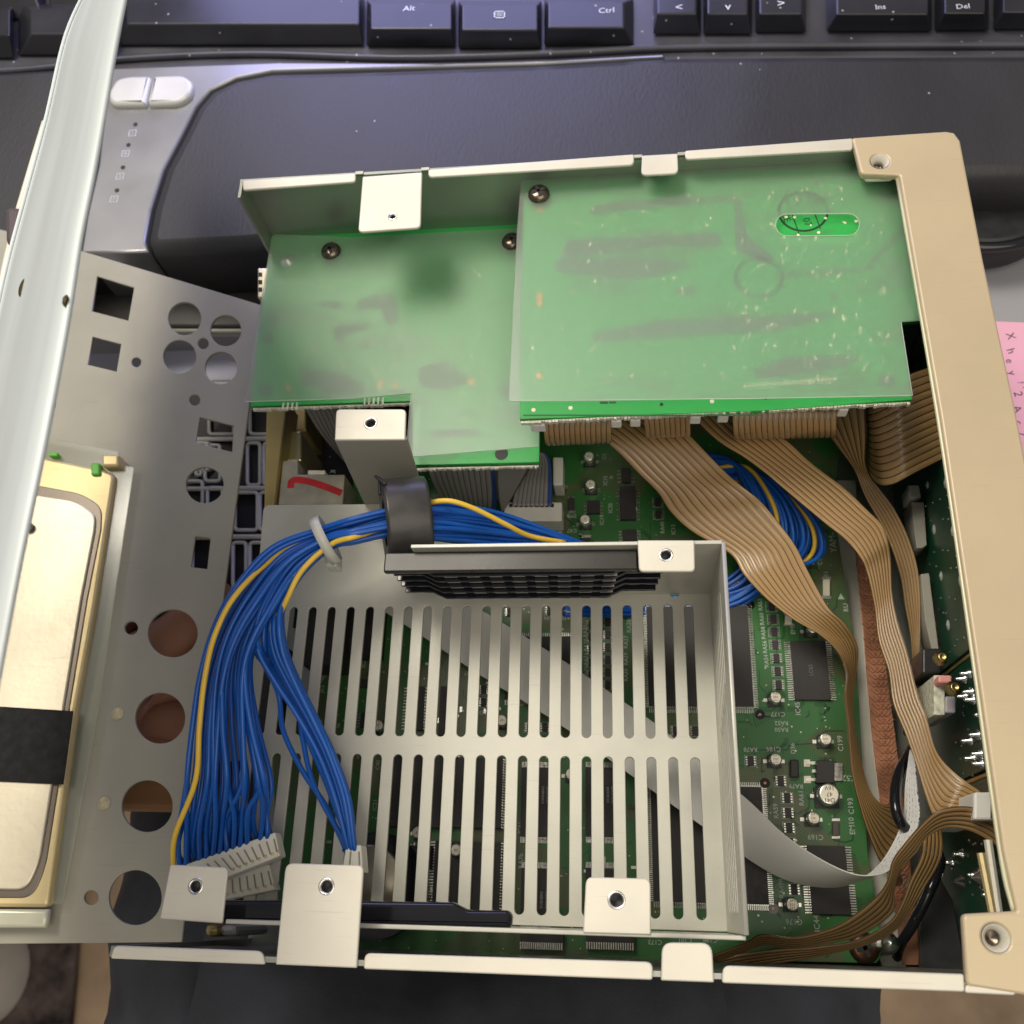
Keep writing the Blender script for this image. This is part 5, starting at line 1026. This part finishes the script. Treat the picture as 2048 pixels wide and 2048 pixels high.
ribbon('tan_ribbon_cable', [(1760, 1700, 20), (1990, 1640, 62)][:0] or [(2020, 1652, 62), (2003, 1642, 62), (1971, 1621, 64), (1925, 1613, 66), (1878, 1621, 66), (1846, 1646, 64), (1809, 1688, 60), (1786, 1721, 57), (1774, 1765, 54), (1745, 1801, 50), (1693, 1841, 45), (1646, 1862, 41), (1588, 1874, 38), (1523, 1869, 36), (1490, 1886, 32), (1420, 1912, 28)],
       [(2020, 1722, 56), (2006, 1703, 58), (1971, 1677, 60), (1934, 1660, 61), (1890, 1656, 60), (1852, 1676, 58), (1832, 1705, 55), (1799, 1740, 50), (1788, 1780, 46), (1783, 1827, 42), (1716, 1872, 36), (1650, 1886, 34), (1590, 1897, 32), (1530, 1890, 30), (1500, 1899, 28), (1430, 1924, 25)],
       5, tan, 'tan ribbon cable arching from the gold panel down to the near wall', )
ribbon('tan_ribbon_cable', [(1850, 1640, 46), (1846, 1683, 46), (1841, 1716, 44), (1820, 1762, 42), (1802, 1809, 40), (1778, 1845, 38), (1716, 1880, 34), (1635, 1893, 30), (1560, 1898, 27), (1480, 1908, 25), (1400, 1928, 23)],
       [(1880, 1640, 44), (1885, 1693, 42), (1876, 1730, 40), (1848, 1776, 38), (1820, 1822, 36), (1788, 1862, 33), (1735, 1888, 30), (1640, 1912, 26), (1560, 1926, 24), (1480, 1940, 22), (1400, 1950, 20)],
       5, tan, 'second strand of tan ribbon cable looping under the arching one near the lower right')
for (x0, x1, yb_, nn, lab) in ((1085, 1222, 892, 13, 'left one of three short tan cable loops below the right green board'), (1286, 1380, 878, 9, 'middle, narrowest of three short tan cable loops below the right green board'), (1463, 1672, 880, 18, 'right, widest of three short tan cable loops below the right green board')):
    ya_ = 838 - (x0 - 1085) * .04
    A = [(x0 - 4, ya_ - 26, 62), (x0, ya_ - 8, 67), (x0 + 1, ya_ + 8, 67), (x0 + 3, yb_ - 22, 64), (x0 + 5, yb_ - 6, 58), (x0 + 10, yb_ - 4, 50), (x0 + 16, yb_ - 26, 42)]
    B = [(x1 - 4, ya_ - 30, 62), (x1, ya_ - 14, 67), (x1 + 1, ya_ + 4, 67), (x1 + 1, yb_ - 26, 64), (x1 + 1, yb_ - 10, 58), (x1 - 2, yb_ - 8, 50), (x1 - 4, yb_ - 28, 42)]
    ribbon('short_ribbon_loop', A, B, nn, tan, lab, 'ribbon cable', 'short tan cable loops under the right board')
ribbon('white_flat_cable', [(775, 1140, 25), (880, 1175, 25), (968, 1224, 25), (1064, 1282, 25), (1146, 1334, 25), (1229, 1391, 26), (1314, 1450, 28), (1400, 1520, 31), (1497, 1601, 34), (1566, 1667, 36), (1629, 1711, 37), (1692, 1743, 38), (1739, 1751, 38), (1782, 1737, 38), (1815, 1690, 37), (1839, 1640, 36), (1834, 1570, 34), (1829, 1500, 30)],
       [(700, 1180, 25), (792, 1238, 25), (868, 1288, 25), (963, 1352, 25), (1064, 1413, 25), (1146, 1467, 26), (1253, 1544, 28), (1342, 1608, 30), (1440, 1677, 28), (1503, 1722, 26), (1566, 1757, 25), (1629, 1773, 24), (1690, 1771, 26), (1742, 1745, 29), (1778, 1702, 31), (1805, 1640, 31), (1811, 1570, 30), (1820, 1500, 28)],
       30, ffcm, 'flat white cable running under the cage and curling up at the right', 'flat cable', h=0.05, th=.3)
ribbon('grey_ribbon_cable', [(600, 800, 40), (620, 835, 34), (640, 866, 28), (668, 900, 20), (690, 925, 12)], [(690, 800, 44), (700, 830, 38), (706, 860, 32), (720, 890, 24), (740, 915, 14)], 9, greyp, 'grey ribbon cable in the shadow left of the white bracket')
ribbon('grey_ribbon_cable', [(1045, 925, 50), (1040, 930, 46), (1000, 1000, 30), (992, 1022, 22), (985, 1026, 18)][:0] or [(992, 900, 46), (993, 940, 42), (995, 980, 34), (993, 1012, 26), (988, 1022, 20)], [(850, 910, 46), (858, 945, 42), (870, 975, 34), (885, 1000, 26), (895, 1015, 20)], 12, greyr, 'grey ribbon cable with blue edge hanging below the left green board')
gf = ribbon('grey_ribbon_cable', [(990, 925, 44), (990, 960, 40), (996, 1000, 33), (1003, 1022, 28)], [(1068, 925, 46), (1058, 940, 42), (1030, 985, 34), (1006, 1023, 28)], 1, greyp, 'grey ribbon cable folded into a flat triangle beside the CN11 socket', h=0.05)
ribbon('grey_ribbon_cable', [(1104, 1012, 28), (1104, 960, 34), (1101, 925, 42), (1092, 908, 46), (1080, 905, 46)], [(1024, 1012, 28), (1035, 960, 34), (1050, 930, 42), (1062, 915, 46), (1066, 905, 46)], 9, greyr, 'grey ribbon cable plugged into the white CN11 socket')
# ================================================================== WIRE HARNESS
hn = thing('blue_wire_harness', 'bundle of blue and yellow wires through the ferrite ring, down to white plugs', 'wire harness', tuple(P(560, 1300, 60)))
def secs(seq, u, v, jit):
    out = []
    for i, (l, r_, z, t) in enumerate(seq):
        x = l[0] + (r_[0] - l[0]) * u; y = l[1] + (r_[1] - l[1]) * u; zz = z + (v - .5) * 2 * t
        out.append(P(x + jit[i % len(jit)][0], y + jit[i % len(jit)][1], zz))
    return out
ring_in = [((1200, 1100), (1240, 1190), 44, 3), ((1120, 1070), (1120, 1100), 52, 3), ((1010, 1030), (1010, 1096), 60, 4), ((920, 1010), (925, 1092), 68, 6), ((858, 1002), (860, 1090), 74, 7), ((812, 1006), (812, 1084), 75, 5), ((768, 1012), (770, 1086), 76, 5.5), ((700, 1032), (712, 1096), 77, 6), ((640, 1054), (668, 1102), 77, 4.5)]
Ls = [((540, 1094), (612, 1152), 76, 6), ((466, 1180), (562, 1228), 75, 8), ((425, 1262), (522, 1300), 72, 9), ((400, 1352), (512, 1362), 70, 9), ((385, 1452), (524, 1458), 68, 8), ((374, 1560), (545, 1565), 66, 6)]
Rs = [((545, 1100), (612, 1152), 76, 5), ((500, 1175), (578, 1222), 74, 6), ((482, 1255), (572, 1280), 72, 6), ((512, 1330), (600, 1345), 68, 6), ((560, 1400), (640, 1420), 66, 5), ((608, 1490), (672, 1490), 64, 5), ((640, 1590), (704, 1580), 62, 4), ((682, 1688), (714, 1690), 60, 2)]
RW = .72
wr = random.Random(4)
def wire(pts, m, par=hn, r=RW, nm='wire'): V, F = tube(pts, r, 8, 7); return obj(nm, V, F, m, par, True)
nL = 28
perm = list(range(nL)); wr.shuffle(perm)
def walk(u0, u1, n, amp):
    """cross-section position wandering from u0 to u1 along the bundle"""
    a1, a2, p1, p2 = wr.uniform(-amp, amp), wr.uniform(-amp, amp), wr.uniform(0, 6), wr.uniform(0, 6); o = []
    for k in range(n):
        t = k / (n - 1); o.append(min(1.0, max(0.0, u0 + (u1 - u0) * (t * t * (3 - 2 * t)) + a1 * math.sin(3.5 * t + p1) + a2 * math.sin(8 * t + p2) * .6)))
    return o
def secs2(seq, us, vs):
    out = []
    for (l, r_, z, t), u, v in zip(seq, us, vs): out.append(P(l[0] + (r_[0] - l[0]) * u, l[1] + (r_[1] - l[1]) * u, z + (v - .5) * 2 * t))
    return out
for i in range(nL):
    ue = (i % 14 + .5) / 14; u0 = (perm[i] + .5) / nL * .6 + ue * .4; seq = ring_in + Ls; n_ = len(seq)
    us = walk(u0, ue, n_, .13); vs = walk(wr.random(), .85 if i < 14 else .2, n_, .2)
    if i == 2: us = [.6] * 3 + [.62] * 4 + [.66, .74] + [.86, .97, .85, .6, .3, .16]; vs = [.6] * 7 + [1.0, 1.05, 1.05, .7, -.1, -.6, -.8, -1.0]
    if i == 11: us = [.3] * 9 + [.25, .1, .07, .09, .10, .10]; vs = [.4] * 9 + [.6, 1.0, 1.1, 1.1, 1.1, 1.0]
    pts = secs2(seq, us, vs)
    ex = 352 + 190 * ((i % 14 if i != 11 else -.9) + .5) / 14; ey = 1728 - (ex - 352) * .325
    if i == 2: pts = pts[:-1]
    elif i < 14: pts += [P(ex + wr.uniform(-3, 5), ey - 60, 60 + wr.uniform(0, 3)), P(ex, ey, 57), P(ex - 1, ey + 8, 56)]
    else: pts += [P(ex + wr.uniform(-4, 8), ey - 40, 58), P(ex + 6, ey + 2, 53), P(ex + 8, ey + 18, 50)]
    wire(pts, yelw if i in (2, 11) else bluew)
Rs = [((560, 1105), (612, 1152), 76, 4), ((520, 1178), (574, 1215), 76, 5), ((492, 1240), (572, 1258), 76, 5), ((494, 1300), (584, 1312), 73, 5), ((532, 1362), (610, 1375), 70, 5), ((580, 1430), (640, 1438), 67, 5), ((624, 1510), (674, 1510), 64, 4), ((655, 1600), (705, 1595), 62, 3), ((683, 1690), (714, 1692), 60, 1.5)]
for i in range(13):
    u0 = wr.random() * .5 + .4; ue = (i + .5) / 13; seq = ring_in + Rs; n_ = len(seq)
    us = walk(u0, ue, n_, .12); vs = walk(wr.random(), wr.random(), n_, .2)
    pts = secs2(seq, us, vs)
    if i < 4:   # strays that leave the branch and swing out below it
        st = [[(556, 1385), (566, 1460), (604, 1540), (650, 1610)], [(592, 1400), (604, 1470), (624, 1560), (664, 1640)], [(585, 1395), (612, 1470), (650, 1560), (676, 1630)], [(548, 1350), (600, 1440), (655, 1540), (684, 1620)]][i]
        pts = pts[:-5] + [P(x, y, 60 - k * .5) for k, (x, y) in enumerate(st)] + [P(688 + i * 6, 1690, 58), P(689 + i * 6, 1700, 57)]
    else: pts += [P(684 + 2.6 * i, 1702, 59)]
    wire(pts, bluew)
V, F = tube([P(1130, 1085, 60), P(1060, 1072, 66), P(1010, 1048, 72), (P(950, 1018, 78)), P(900, 1002, 81), P(858, 1006, 79), P(820, 1015, 77)], RW, 8, 7); obj('wire', V, F, yelw, hn, True)
# white plugs
def plug(name, quad, z, hgt, nslot, lab, side):
    t = thing(name, lab, 'plug', tuple(P(*quad[0], z)))
    q = [P(x, y, z) for x, y in quad]; b = MB(); b.prism([(p[0], p[1], p[2] - hgt) for p in q[::-1]], [tuple(p) for p in q[::-1]]); o = b.obj('housing', whitep, t); bev(o, .35)
    for k in range(nslot):
        f = (k + .7) / nslot; a = q[0] + (q[1] - q[0]) * f; c = q[3] + (q[2] - q[3]) * f; s0 = a + (c - a) * .25; s1 = a + (c - a) * .8
        d = (q[1] - q[0]) / np.linalg.norm(q[1] - q[0]) * .22; b = MB(); b.prism([tuple(s0 - d + (0, 0, .01)), tuple(s1 - d + (0, 0, .01)), tuple(s1 + d + (0, 0, .01)), tuple(s0 + d + (0, 0, .01))], [tuple(s0 - d + (0, 0, .08)), tuple(s1 - d + (0, 0, .08)), tuple(s1 + d + (0, 0, .08)), tuple(s0 + d + (0, 0, .08))])
        b.obj('contact_slot', mat('slot_shade', (.30, .27, .20), .7), t); b = MB(); b.lathe(tuple(s1 + d * 2), [(.45, 0), (.3, .2), (.01, .25)], 8); b.obj('contact', goldm, t)
    return t
plug('white_plug', [(345, 1738), (550, 1664), (560, 1712), (400, 1776)], 57, 5, 13, 'long white plug under the blue wires, upper of two behind the left tab', 1)
plug('white_plug', [(440, 1752), (538, 1728), (550, 1780), (440, 1802)], 50, 5, 7, 'shorter white plug lying under the long one', 1)
plug('white_plug', [(692, 1690), (722, 1690), (726, 1745), (684, 1738)], 61, 6, 2, 'small white plug of the right wire branch above the wide tab', 1)
V, F = tube([P(322, 1738, 57), P(345, 1732, 57)], .8, 6); 
tn = px([(318, 1742), (345, 1732), (352, 1742), (328, 1752)], 57); 
# cable tie
tie = thing('cable_tie', 'clear nylon cable tie around the blue wire bundle', 'cable tie', tuple(P(655, 1078, 77)))
a, c = P(636, 1044, 78), P(668, 1118, 78); ctr = (a + c) / 2; ax = (c - a) / 2; axn = ax / np.linalg.norm(ax); along = np.array([-axn[1], axn[0], 0]); R1 = np.linalg.norm(ax); V = []; F = []; n = 32
for j, s_ in enumerate((-1.3, 1.3)):
    for i in range(n):
        t = 2 * math.pi * i / n
        for rr in (0, .6): V.append(ctr + along * s_ + axn * (R1 + rr) * math.cos(t) + np.array([0, 0, 1.0]) * (7.4 + rr) * math.sin(t))
for i in range(n):
    j = (i + 1) % n; o_ = 2 * n
    F += [(2 * i, 2 * j, o_ + 2 * j, o_ + 2 * i), (2 * i + 1, o_ + 2 * i + 1, o_ + 2 * j + 1, 2 * j + 1), (2 * i, 2 * i + 1, 2 * j + 1, 2 * j), (o_ + 2 * i, o_ + 2 * j, o_ + 2 * j + 1, o_ + 2 * i + 1)]
obj('strap', V, F, tiem, tie, True); pbox('tie_head', 648, 1106, 674, 1132, 66, 72, tiem, tie, bv=.8)
# ferrite ring
fr = thing('ferrite_ring', 'dark grey ferrite ring clamped round the blue wires beside the white bracket', 'ferrite ring', tuple(P(812, 1040, 50)))
fa, fb = P(768, 1046, 74), P(856, 1042, 74); L_ = fb[0] - fa[0]; cyr = (fa[1] + fb[1]) / 2
b = MB(); b.lathe((fa[0], cyr, 74.5), [(6.6, .3), (11.2, 0), (11.9, .5), (12, 1.0), (12, L_ - 1), (11.9, L_ - .4), (11.2, L_), (6.6, L_ - .3), (6.6, .3)], 56, 'x'); ce = np.array([(fa[0] + fb[0]) / 2, cyr, 74]); mr_ = Matrix.Rotation(math.radians(11), 3, 'Z') @ Matrix.Rotation(math.radians(15), 3, 'Y')
b.v = [tuple(np.array(mr_ @ Vector(np.array(v) - ce)) + ce) for v in b.v]; b.obj('ring', ferr, fr, True)
V, F = tube([(fa[0] + 1.5, cyr + 3, 86.2), (fa[0] + .5, cyr + 8, 84), (fa[0] - .8, cyr + 11, 78), (fa[0] - .5, cyr + 9, 84.5), (fa[0] + 3, cyr + 5.5, 87)], .45, 6); obj('tie_strap', V, F, blackp, fr, True)
# coiled harness at the right
hc = thing('coiled_wire_harness', 'coiled bundle of blue and yellow wires between two tan ribbons at the right', 'wire harness', tuple(P(1560, 1020, 20)))
for i in range(24):
    u = (i + .5) / 24; j = lambda s=4: wr.uniform(-s, s); vz = wr.uniform(-13, -7)
    o_ = u * 190
    pts = [P(1390 + o_ * .45 + j(), 905 + u * 70 + j(), 34 + vz), P(1450 + o_ * .55 + j(), 915 + u * 55 + j(), 38 + vz), P(1478 + o_ * .72 + j(3), 960 + u * 55 + j(3), 41 + vz), P(1492 + o_ * .82 + j(3), 1020 + u * 50 + j(3), 40 + vz), P(1480 + o_ * .86 + j(3), 1085 + u * 30 + j(), 36 + vz), P(1470 + u * 100 + j(), 1150 + j(12) , 31 + vz), P(1400 + u * 60, 1180 + u * 40 + j(6), 28 + vz), P(1260 + j(), 1192 + u * 40, 26 + vz), P(1130, 1196 + u * 34, 35)]
    wire(pts, yelw if i in (9, 20) else bluew, hc)
